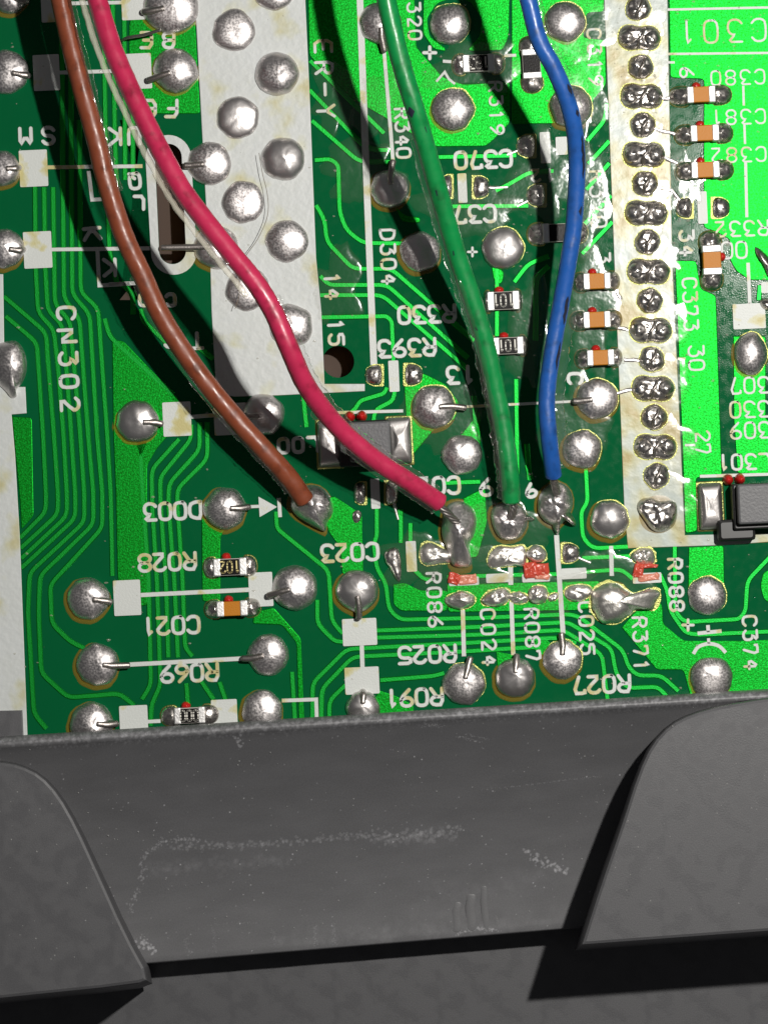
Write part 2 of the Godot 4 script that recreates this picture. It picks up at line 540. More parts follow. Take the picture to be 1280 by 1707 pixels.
# ---------------------------------------------------------------- wires
func wire(called: String, label: String, p: Array, r_mm: float, m: Material, strand: Array, glue: Array, marks: Array) -> void:
	var t := thing(called, label, "wire", P(p[-1][0], p[-1][1], 0.0), 0.0, "wires soldered to the board")
	var q := []
	for a in p: q.append(P(a[0], a[1], a[2]) - t.position)
	var path := spline(q, 12)
	var s := Shape.new()
	tube(s, path, r_mm * 0.001, 24, 0.04, true)
	obj("insulation", s, m, t)
	for k in 5:   # bare strands, twisted
		var st := []
		for a in strand: st.append(P(a[0], a[1], a[2]) - t.position)
		st = spline(st, 6)
		var fr := frames(st)
		var tw := []
		for j in st.size():
			var a := k * TAU / 5.0 + j * 0.5
			tw.append(fr[j][0] + (fr[j][1] * cos(a) + fr[j][2] * sin(a)) * 0.00011)
		var ss := Shape.new()
		tube(ss, tw, 0.00009, 7)
		obj("strand", ss, M.lead, t)
	for g in glue:   # [from, to, side angle, radius mm, offset] clear glue or tape left along the wire
		var sub := path.slice(int(g[0] * path.size()), int(g[1] * path.size()))
		var fr := frames(sub)
		var off := []
		for j in sub.size():
			off.append(fr[j][0] + (fr[j][1] * -cos(g[2]) + fr[j][2] * sin(g[2])) * r_mm * 0.001 * g[4])
		var gs := Shape.new()
		tube(gs, off, g[3] * 0.001, 10, 0.5, true, g[5] if g.size() > 5 else 1.0)
		obj("clear_glue", gs, M.glue if g.size() < 7 else M.clear_strand, t)
	for k in marks:   # [from, to, angle, angle]: printed ink on the insulation
		var sub := path.slice(int(k[0] * path.size()), maxi(int(k[1] * path.size()), int(k[0] * path.size()) + 2))
		var ms := Shape.new()
		var mf := frames(sub)
		var mr := []
		for j in sub.size():
			var u := 2.0 * j / (sub.size() - 1) - 1.0
			var half: float = (k[3] - k[2]) * 0.5 * sqrt(maxf(1.0 - u * u, 0.02)) * rng.randf_range(0.55, 1.0)
			var mid: float = PI - (k[2] + k[3]) * 0.5 + rng.randf_range(-0.1, 0.1)
			var row := PackedVector3Array()
			for i in 7:
				var a := mid - half + half * i / 3.0
				row.append(mf[j][0] + (mf[j][1] * cos(a) + mf[j][2] * sin(a)) * r_mm * 0.001 * 1.03)
			mr.append(row)
		ms.grid(mr, false, true)
		obj("ink_mark", ms, M.ink_dark, t)

# ---------------------------------------------------------------- scene
func _ready() -> void:
	rng.seed = 20240611
	# camera, surroundings and the single hand lamp
	var cam := Camera3D.new()
	cam.name = "camera"
	add_child(cam)
	cam.look_at_from_position(Vector3(0, H * 0.001, 0), Vector3.ZERO, Vector3(0, 0, -1))
	cam.fov = rad_to_deg(2.0 * atan(853.5 / 36.0 / H))
	cam.near = 0.01; cam.far = 10.0
	cam.current = true
	var we := WorldEnvironment.new()
	we.name = "surroundings"
	var env := Environment.new()
	env.background_mode = Environment.BG_COLOR
	env.background_color = lin(0.062, 0.062, 0.064)
	env.tonemap_mode = Environment.TONE_MAPPER_LINEAR
	env.tonemap_exposure = 1.0
	env.sdfgi_enabled = true; env.ssao_enabled = true; env.ssil_enabled = true
	we.environment = env
	add_child(we)
	var lamp := AreaLight3D.new()
	lamp.name = "hand_lamp"
	add_child(lamp)
	lamp.look_at_from_position(Vector3((1820.0 - 640.0) * S, 0.100, (-60.0 - 853.5) * S), Vector3(0.0, 0, 0.0), Vector3.UP)
	lamp.area_size = Vector2(0.0025, 0.0025)
	lamp.light_energy = 0.0145
	lamp.light_color = Color(1.0, 0.985, 0.96)
	lamp.area_range = 1.0
	lamp.area_attenuation = 2.0
	lamp.shadow_enabled = true

	materials()
	case_parts()
	board_base()
	copper()
	lettering()
	solder()
	components()
	wires()

func materials() -> void:
	var fine := noise_tex(noise(0.09, 3, FastNoiseLite.TYPE_SIMPLEX_SMOOTH, 3), 512, null, 5.0)
	var grain := noise_tex(noise(0.055, 3, FastNoiseLite.TYPE_SIMPLEX_SMOOTH, 8), 512, null, 7.0)
	var soft := noise_tex(noise(0.02, 3, FastNoiseLite.TYPE_SIMPLEX_SMOOTH, 12), 512, null, 6.0)
	var crust := noise_tex(noise(0.03, 5, FastNoiseLite.TYPE_CELLULAR, 17), 512, null, 8.0)
	var rough := noise_tex(noise(0.012, 5, FastNoiseLite.TYPE_SIMPLEX_SMOOTH, 21), 512, grey(0.1, 0.2, 0.3, 0.7))
	M.mask = bump(mat(lin(0.002, 0.08, 0.026), 0.2, 0.0, 4.0), fine, 0.05)
	rough_map(M.mask, rough)
	M.mask.metallic_specular = 0.18
	M.copper = bump(mat(lin(0.002, 0.3, 0.022), 0.46, 0.88, 2.6), grain, 0.12)
	M.copper.albedo_texture = noise_tex(noise(0.04, 3, FastNoiseLite.TYPE_SIMPLEX_SMOOTH, 33), 512, [[0.25, Color(0.5, 0.72, 0.5)], [0.5, Color(0.8, 0.88, 0.8)], [0.75, Color(1, 1, 1)]])
	M.trace = bump(mat(lin(0.005, 0.27, 0.028), 0.46, 0.85, 2.6), grain, 0.1)
	M.ink = bump(mat(lin(0.5, 0.52, 0.5), 0.5, 0.0, 6.0), fine, 0.1)
	M.ink.albedo_texture = noise_tex(noise(0.006, 4, FastNoiseLite.TYPE_SIMPLEX_SMOOTH, 44), 512, [[0.0, Color(1, 1, 1)], [0.62, Color(1, 1, 1)], [0.72, Color(0.98, 0.95, 0.8)], [0.85, Color(0.93, 0.87, 0.6)]])
	M.panel = bump(mat(lin(0.48, 0.5, 0.5), 0.5, 0.0, 19.0), fine, 0.08)
	M.panel.albedo_texture = noise_tex(noise(0.012, 4, FastNoiseLite.TYPE_SIMPLEX_SMOOTH, 47), 512, [[0.0, Color(1, 1, 1)], [0.6, Color(0.99, 0.99, 0.98)], [0.75, Color(0.97, 0.96, 0.88)], [0.9, Color(0.93, 0.89, 0.7)]])
	M.stained = bump(mat(lin(0.39, 0.405, 0.36), 0.35, 0.0, 11.0), crust, 0.06)
	M.stained.albedo_texture = noise_tex(noise(0.009, 3, FastNoiseLite.TYPE_SIMPLEX_SMOOTH, 52), 512, [[0.25, Color(0.94, 0.98, 1.0)], [0.5, Color(0.96, 0.97, 0.92)], [0.65, Color(0.95, 0.92, 0.72)], [0.85, Color(0.88, 0.77, 0.42)]])
	M.solder = bump(mat(lin(0.66, 0.625, 0.62), 0.5, 1.0, 2.2), grain, 0.055)
	rough_map(M.solder, noise_tex(noise(0.03, 4, FastNoiseLite.TYPE_SIMPLEX_SMOOTH, 61), 512, grey(0.32, 0.54, 0.3, 0.7)))
	M.solder_bright = bump(mat(lin(0.56, 0.53, 0.5), 0.3, 1.0, 4.0), soft, 0.14)
	rough_map(M.solder_bright, noise_tex(noise(0.03, 4, FastNoiseLite.TYPE_SIMPLEX_SMOOTH, 66), 512, grey(0.24, 0.44, 0.3, 0.7)))
	M.solder_shiny = bump(mat(lin(0.66, 0.63, 0.62), 0.38, 1.0, 2.5), soft, 0.1)
	M.solder_messy = bump(mat(lin(0.8, 0.77, 0.72), 0.42, 1.0, 3.0), crust, 0.3)
	M.lead = bump(mat(lin(0.36, 0.33, 0.31), 0.45, 1.0, 3.0), grain, 0.15)
	M.terminal = bump(mat(lin(0.42, 0.4, 0.39), 0.5, 1.0, 3.0), soft, 0.14)
	M.tin = bump(mat(lin(0.72, 0.71, 0.7), 0.45, 0.9, 4.0), grain, 0.1)
	M.pad = bump(mat(lin(0.3, 0.31, 0.1), 0.4, 0.9, 3.0), grain, 0.4)
	M.flux = mat(lin(0.3, 0.17, 0.012, 0.4), 0.28)
	M.flux.transparency = BaseMaterial3D.TRANSPARENCY_ALPHA
	M.tan = bump(mat(lin(0.42, 0.155, 0.012), 0.45, 0.0, 4.0), fine, 0.15)
	M.tan.metallic_specular = 0.3
	M.ceramic = mat(lin(0.5, 0.47, 0.44), 0.5)
	M.black_glass = bump(mat(lin(0.012, 0.011, 0.011), 0.25, 0.0, 4.0), fine, 0.08)
	M.black_glass.metallic_specular = 0.2
	M.mark = mat(lin(0.62, 0.52, 0.22), 0.5)
	M.mark_white = mat(lin(0.6, 0.58, 0.52), 0.5)
	M.red_glue = bump(mat(lin(0.42, 0.012, 0.01), 0.28, 0.0, 5.0), soft, 0.06)
	M.red_patch = bump(mat(lin(0.48, 0.06, 0.035), 0.3, 0.0, 3.0), crust, 0.3)
	M.pink_patch = bump(mat(lin(0.55, 0.2, 0.13), 0.35, 0.0, 3.0), crust, 0.3)
	M.glue = mat(lin(0.4, 0.4, 0.36, 0.03), 0.1)
	M.glue.transparency = BaseMaterial3D.TRANSPARENCY_ALPHA
	M.clear_strand = bump(mat(lin(0.75, 0.72, 0.6, 0.3), 0.2, 0.0, 4.0), soft, 0.1)
	M.clear_strand.transparency = BaseMaterial3D.TRANSPARENCY_ALPHA
	M.ink_dark = mat(lin(0.012, 0.014, 0.03), 0.5)
	M.ferrite = bump(mat(lin(0.075, 0.075, 0.08), 0.5, 0.0, 5.0), grain, 0.1)
	M.ferrite_black = mat(lin(0.008, 0.008, 0.008), 0.35)
	var scr := noise_tex(noise(0.02, 4, FastNoiseLite.TYPE_SIMPLEX_SMOOTH, 71), 512, grey(0.3, 0.5, 0.3, 0.7))
	var grime := noise_tex(noise(0.016, 5, FastNoiseLite.TYPE_SIMPLEX_SMOOTH, 77), 512, [[0.12, Color(0.72, 0.7, 0.68)], [0.36, Color(0.96, 0.955, 0.95)], [0.6, Color(1, 1, 1)]])
	for k in [["brown", lin(0.2, 0.048, 0.02)], ["red", lin(0.46, 0.02, 0.075)], ["green", lin(0.002, 0.22, 0.05)], ["blue", lin(0.012, 0.085, 0.34)]]:
		M[k[0]] = bump(mat(k[1], 0.36, 0.0, 9.0), fine, 0.035)
		rough_map(M[k[0]], scr)
		M[k[0]].albedo_texture = grime
	var prough := noise_tex(noise(0.008, 5, FastNoiseLite.TYPE_SIMPLEX_SMOOTH, 81), 512, grey(0.4, 0.58, 0.3, 0.7))
	var pspeck := noise_tex(noise(0.2, 3, FastNoiseLite.TYPE_SIMPLEX_SMOOTH, 84), 512, [[0.2, Color(0.8, 0.8, 0.81)], [0.7, Color(0.96, 0.96, 0.96)], [0.8, Color(1, 1, 1)]])
	M.plastic = bump(mat(lin(0.09, 0.09, 0.095), 0.5, 0.0, 5.0), fine, 0.05)
	rough_map(M.plastic, prough)
	M.plastic.albedo_texture = pspeck
	M.nick = bump(mat(lin(0.125, 0.125, 0.13), 0.42, 0.0, 5.0), fine, 0.1)
	M.worn = mat(Color.WHITE, 0.5)
	M.worn.uv1_triplanar = false; M.worn.uv1_scale = Vector3.ONE
	M.worn.albedo_texture = worn_texture()
	M.scuff = bump(mat(lin(0.2, 0.2, 0.2), 0.5, 0.0, 3.0), crust, 0.4)
	M.dark_inside = mat(lin(0.04, 0.02, 0.011), 0.7)
	M.fibreglass = mat(lin(0.45, 0.31, 0.07), 0.5)
	M.crumb = mat(lin(0.5, 0.48, 0.4, 0.3), 0.12)
	M.crumb.transparency = BaseMaterial3D.TRANSPARENCY_ALPHA
	M.film = bump(mat(lin(0.5, 0.45, 0.3, 0.02), 0.16, 0.0, 7.0), soft, 0.1)
	M.film.transparency = BaseMaterial3D.TRANSPARENCY_ALPHA
	M.hair = mat(lin(0.12, 0.09, 0.05), 0.4)

# colour of the sloping panel: plain grey with rubbed streaks and specks of wear (u along the edge, v down the slope)
func worn_texture() -> ImageTexture:
	var w := 1440
	var h := 420
	var im := Image.create(w, h, false, Image.FORMAT_RGB8)
	var f := noise(0.02, 4, FastNoiseLite.TYPE_SIMPLEX_SMOOTH, 5)
	var g := noise(0.45, 2, FastNoiseLite.TYPE_SIMPLEX_SMOOTH, 6)
	var a := PackedFloat32Array()
	a.resize(w * h)
	for y in h:
		for x in w:
			a[y * w + x] = 0.106 * (1.0 + 0.09 * f.get_noise_2d(x * 0.4, y * 1.5) + 0.2 * g.get_noise_2d(x, y))
	# each streak: points in board units, width, strength, raggedness
	for k in [[[236, 1470, 241, 1448, 238, 1432, 246, 1418, 268, 1404, 300, 1398, 345, 1402], 5.0, 0.5, 0.6], [[215, 1520, 222, 1500, 233, 1478], 4.0, 0.5, 0.5], [[290, 1412, 400, 1408, 470, 1404, 560, 1396, 620, 1392], 7.0, 0.28, 0.75],
		[[620, 1394, 700, 1390, 770, 1382], 9.0, 0.35, 0.8], [[800, 1316, 870, 1309, 940, 1300, 1000, 1294], 1.6, 0.5, 0.3], [[700, 1211, 722, 1208, 738, 1211], 3.0, 0.8, 0.4], [[760, 1226, 780, 1232, 800, 1237], 2.6, 0.9, 0.4], [[775, 1222, 795, 1228, 815, 1233], 2.0, 0.7, 0.4],
		[[876, 1418, 890, 1430, 905, 1440, 930, 1446, 944, 1452], 7.0, 0.6, 0.5], [[395, 1226, 399, 1234, 397, 1244], 6.0, 0.8, 0.5], [[355, 1540, 358, 1570, 360, 1588], 2.5, 0.3, 0.6], [[355, 1541, 400, 1537, 430, 1539], 2.5, 0.25, 0.8], [[523, 1542, 526, 1577], 3.0, 0.35, 0.5],
		[[555, 1536, 557, 1574], 3.0, 0.35, 0.6], [[455, 1550, 458, 1580], 3.0, 0.25, 0.6], [[310, 1560, 312, 1590], 4.0, 0.2, 0.7], [[757, 1556, 790, 1548, 830, 1550], 4.0, 0.6, 0.4], [[236, 1566, 246, 1578, 258, 1588], 7.0, 0.8, 0.5], [[640, 1402, 720, 1396, 760, 1390], 12.0, 0.14, 0.9],
		[[250, 1452, 330, 1440, 480, 1436], 14.0, 0.06, 0.9], [[480, 1570, 700, 1552, 900, 1540], 20.0, 0.035, 0.8], [[700, 1500, 850, 1470, 920, 1450], 24.0, 0.02, 0.8], [[0, 1236, 400, 1212, 800, 1186, 1280, 1156], 9.0, 0.3, 0.8], [[60, 1246, 640, 1208, 1200, 1172], 6.0, 0.16, 0.9]]:
		var q: Array = k[0]
		for j in q.size() / 2 - 1:
			var p0 := panel_uv(q[2 * j], q[2 * j + 1])
			var p1 := panel_uv(q[2 * j + 2], q[2 * j + 3])
			var steps := int(maxf(Vector2((p1.x - p0.x) * w, (p1.y - p0.y) * h).length(), 1.0))
			for i in steps * 2:
				if rng.randf() < k[3] * 0.75: continue
				var c: Vector2 = p0.lerp(p1, float(i) / (steps * 2)) * Vector2(w, h) + Vector2(rng.randfn() * 1.5, rng.randfn()) * k[1] * 0.42
				var r: float = k[1] * rng.randf_range(0.08, 0.36)
				for yy in range(int(c.y - r), int(c.y + r) + 1):
					for xx in range(int(c.x - r), int(c.x + r) + 1):
						if xx >= 0 and yy >= 0 and xx < w and yy < h and Vector2(xx, yy).distance_to(c) <= r:
							a[yy * w + xx] = lerpf(a[yy * w + xx], 0.42, k[2] * 0.52 * (0.6 + 0.8 * absf(g.get_noise_2d(xx, yy))))
	for k in 900:
		var x := rng.randi_range(1, w - 3)
		var y := rng.randi_range(1, h - 3)
		var e := rng.randf_range(0.05, 0.35) * pow(rng.randf(), 1.5)
		for d in [[0, 0], [1, 0], [0, 1], [1, 1]].slice(0, rng.randi_range(1, 4)): a[(y + d[1]) * w + x + d[0]] += e
	for y in h:
		for x in w:
			var l := a[y * w + x]
			im.set_pixel(x, y, lin(l, l, l * 1.05))
	return ImageTexture.create_from_image(im)

func panel_uv(x: float, y: float) -> Vector2:
	var t := clampf((y - top_y(x)) / (low_y(x) - top_y(x)), 0.0, 1.0)
	return Vector2((x + 160.0) / 1620.0, lerpf(0.1, 0.92, t))

# ---------------------------------------------------------------- plastic case
func top_y(x: float) -> float: return 1228.0 - 0.0625 * x
func low_y(x: float) -> float: return 1624.0 - 0.083 * x

func ramp_z(t: float) -> float:
	return 2.0 - 5.0 * (1.0 - pow(1.0 - clampf(t - 0.03, 0.0, 0.97) / 0.97, 2.15))

func case_parts() -> void:
	var c := thing("plastic_case", "scuffed dark grey plastic case edge along the bottom of the board", "case", P(640, 1400, 0))
	var rebase := func(s: Shape) -> Shape:
		for k in s.v.size(): s.v[k] -= c.position
		return s
	var s := Shape.new()
	var prof := []   # (share of the way down, extra y, height)
	prof.append_array([[0.0, 2.0, -1.0], [0.0, 0.0, 0.9], [0.0, 1.0, 1.4], [0.0, 4.0, 1.75], [0.0, 9.0, 1.95], [0.0, 16.0, 2.0]])
	for k in range(2, 41): prof.append([k / 40.0, 0.0, ramp_z(k / 40.0)])
	prof.append_array([[1.0, 2.0, -3.06], [1.0, 3.0, -3.2], [1.0, 2.0, -3.6], [0.9, 0.0, -3.7]])
	var f := noise(0.012, 3, FastNoiseLite.TYPE_SIMPLEX_SMOOTH, 4)
	var rows := []
	for p in prof:
		var row := PackedVector3Array()
		for k in 91:
			var x := -160.0 + k * 18.0
			var y: float = lerpf(top_y(x), low_y(x), p[0]) + p[1]
			row.append(P(x, y, p[2] + f.get_noise_2d(x, y) * 0.05) - c.position)
		rows.append(row)
	s.grid(rows, false, true)
	for k in s.v.size():   # v follows the slope, not the row number
		var w_ := s.v[k] + c.position
		var kk := H / (H - w_.y * 1000.0)
		s.u[k] = panel_uv(w_.x * kk / S + 640.0, w_.z * kk / S + 853.5)
	obj("sloping_panel", s, M.worn, c)
	var right := chaikin(pts([1420, 1146, 1280, 1163, 1200, 1176, 1150, 1190, 1115, 1208, 1085, 1240, 1062, 1290, 1035, 1375, 1000, 1475, 968, 1576, 968, 1576, 1280, 1553, 1420, 1543]), true, 1)
	var left := chaikin(pts([-140, 1262, 0, 1269, 35, 1275, 70, 1292, 100, 1325, 130, 1378, 165, 1455, 210, 1555, 252, 1632, 226, 1642, 0, 1665, -140, 1680]), true, 1)
	for o in [right, left]:
		var t := Shape.new()
		slab(t, o, -4.6, 2.85, 6.0, 0.2, 8.0)
		obj("raised_tab", rebase.call(t), M.plastic, c)
	# moulded nick near the lower edge
	for k in [[762, 1505, 760, 1552, 9.0], [785, 1492, 784, 1550, 10.0], [806, 1478, 809, 1550, 7.0], [825, 1498, 828, 1548, 6.0]]:
		burr_nick(c, k)
	# a dusting of tiny burrs
	var specks := Shape.new()
	for k in 230:
		var x := rng.randf_range(0, 1280)
		var t := rng.randf_range(0.06, 0.97)
		var y := lerpf(top_y(x), low_y(x), t)
		var on_left := Geometry2D.is_point_in_polygon(Vector2(x, y), left)
		var on_right := Geometry2D.is_point_in_polygon(Vector2(x, y), right)
		var z := 2.85 if on_left or on_right else ramp_z(t)
		var o := P(x, y, z) - c.position
		var r := rng.randf_range(0.6, 1.7) * S
		for j in 5:
			var a := TAU * j / 5.0
			var b := TAU * (j + 1) / 5.0
			specks.tri(o + Vector3(0, r * 0.6, 0), o + Vector3(cos(b) * r, 0, sin(b) * r), o + Vector3(cos(a) * r, 0, sin(a) * r))
	var sp := obj("dust", specks, M.scuff, c)
	sp.set_meta("kind", "stuff")
	# grey stop at the lower left corner of the board
	var st := Shape.new()
	slab(st, pts([-60, 1186, 38, 1184, 41, 1250, -60, 1250]), 0.1, 0.5, 2.0, 0.05)
	obj("corner_stop", rebase.call(st), M.plastic, c)
	var fl := Shape.new()
	slab(fl, pts([-400, -400, 1700, -400, 1700, 1250, -400, 1250]), -6.0, -1.8)
	obj("inner_floor", rebase.call(fl), M.dark_inside, c)
	var low := Shape.new()
	slab(low, pts([-700, 1340, 2000, 1340, 2000, 2500, -700, 2500]), -8.5, -5.8, 4.0, 0.1)
	for k in low.v.size(): low.v[k] -= P(640, 1700, -5.8)
	var lp := obj("lower_panel", low, M.plastic, self)
	lp.position = P(640, 1700, -5.8)
	tag(lp, "flat grey plastic panel lying below the case edge at the bottom", "panel")

func burr_nick(c: Node3D, k: Array) -> void:
	var b := Shape.new()
	var q := []
	for j in 2:
		var x: float = k[2 * j]
		var y: float = k[2 * j + 1]
		q.append(P(x, y, ramp_z(clampf((y - top_y(x)) / (low_y(x) - top_y(x)), 0.0, 1.0)) - 0.05) - c.position)
	tube(b, spline(q, 6), k[4] * S, 10, 0.5, true, 0.28)
	obj("moulded_nick", b, M.nick, c)

# ---------------------------------------------------------------- board
func board_base() -> void:
	board = thing("circuit_board", "green circuit board with white lettering and rows of solder joints", "circuit board")
	var s := Shape.new()
	var wall := Shape.new()
	var cell := func(x0: float, y0: float, x1: float, y1: float, hole: PackedVector2Array) -> void:   # rectangle with a hole
		var c := Vector2.ZERO
		for p in hole: c += p / hole.size()
		var n_ := hole.size()
		var outer := PackedVector2Array()
		for p in hole:
			var d := (p - c).normalized()
			var t := INF
			if d.x > 1e-6: t = minf(t, (x1 - c.x) / d.x)
			if d.x < -1e-6: t = minf(t, (x0 - c.x) / d.x)
			if d.y > 1e-6: t = minf(t, (y1 - c.y) / d.y)
			if d.y < -1e-6: t = minf(t, (y0 - c.y) / d.y)
			outer.append(c + d * t)
		for k in n_:
			var j := (k + 1) % n_
			var ring_ := [outer[k]]
			for corner in [Vector2(x0, y0), Vector2(x1, y0), Vector2(x1, y1), Vector2(x0, y1)]:
				var a0: float = (outer[k] - c).angle_to(corner - c)
				var a1: float = (outer[k] - c).angle_to(outer[j] - c)
				if a0 * a1 > 0.0 and absf(a0) < absf(a1) - 1e-5 and absf(a0) > 1e-5: ring_.append(corner)
			ring_.append(outer[j])
			for m in ring_.size() - 1:
				up_tri(s, ring_[m], ring_[m + 1], hole[k])
			up_tri(s, hole[k], outer[j], hole[j])
			wall.quad(P(hole[k].x, hole[k].y, 0), P(hole[j].x, hole[j].y, 0), P(hole[j].x, hole[j].y, -1.6), P(hole[k].x, hole[k].y, -1.6))
	var slot := PackedVector2Array()
	for k in 17:
		var a := PI + PI * k / 16.0
		slot.append(Vector2(281 + cos(a) * 22.0, 262 + sin(a) * 22.0))
	for k in 17:
		var a := PI * k / 16.0
		slot.append(Vector2(288 + cos(a) * 22.0, 418 + sin(a) * 22.0))
	cell.call(200, 200, 400, 500, slot)
	cell.call(500, 550, 620, 660, circle(Vector2(564, 603), 26.5, -1, 40, 0.0))
	var rect := func(x0: float, y0: float, x1: float, y1: float) -> void:
		up_tri(s, Vector2(x0, y0), Vector2(x1, y0), Vector2(x1, y1))
		up_tri(s, Vector2(x0, y0), Vector2(x1, y1), Vector2(x0, y1))
	rect.call(-300, -300, 1600, 200)
	rect.call(-300, 200, 200, 500); rect.call(400, 200, 1600, 500)
	rect.call(-300, 500, 1600, 550)
	rect.call(-300, 550, 500, 660); rect.call(620, 550, 1600, 660)
	rect.call(-300, 660, 1600, 1240)
	obj("board_surface", s, M.mask, board)
	var under := Shape.new()
	obj("hole_wall", wall, M.fibreglass, board)
	for e in [[-300, -300, 1600, -300], [1600, -300, 1600, 1240], [1600, 1240, -300, 1240], [-300, 1240, -300, -300]]:
		under.quad(P(e[0], e[1], 0), P(e[2], e[3], 0), P(e[2], e[3], -1.6), P(e[0], e[1], -1.6))
	obj("board_edge", under, M.fibreglass, board)

func up_tri(s: Shape, a: Vector2, b: Vector2, c: Vector2) -> void:
	if (b - a).cross(c - a) > 0.0: s.tri(P(a.x, a.y), P(c.x, c.y), P(b.x, b.y))
	else: s.tri(P(a.x, a.y), P(b.x, b.y), P(c.x, c.y))

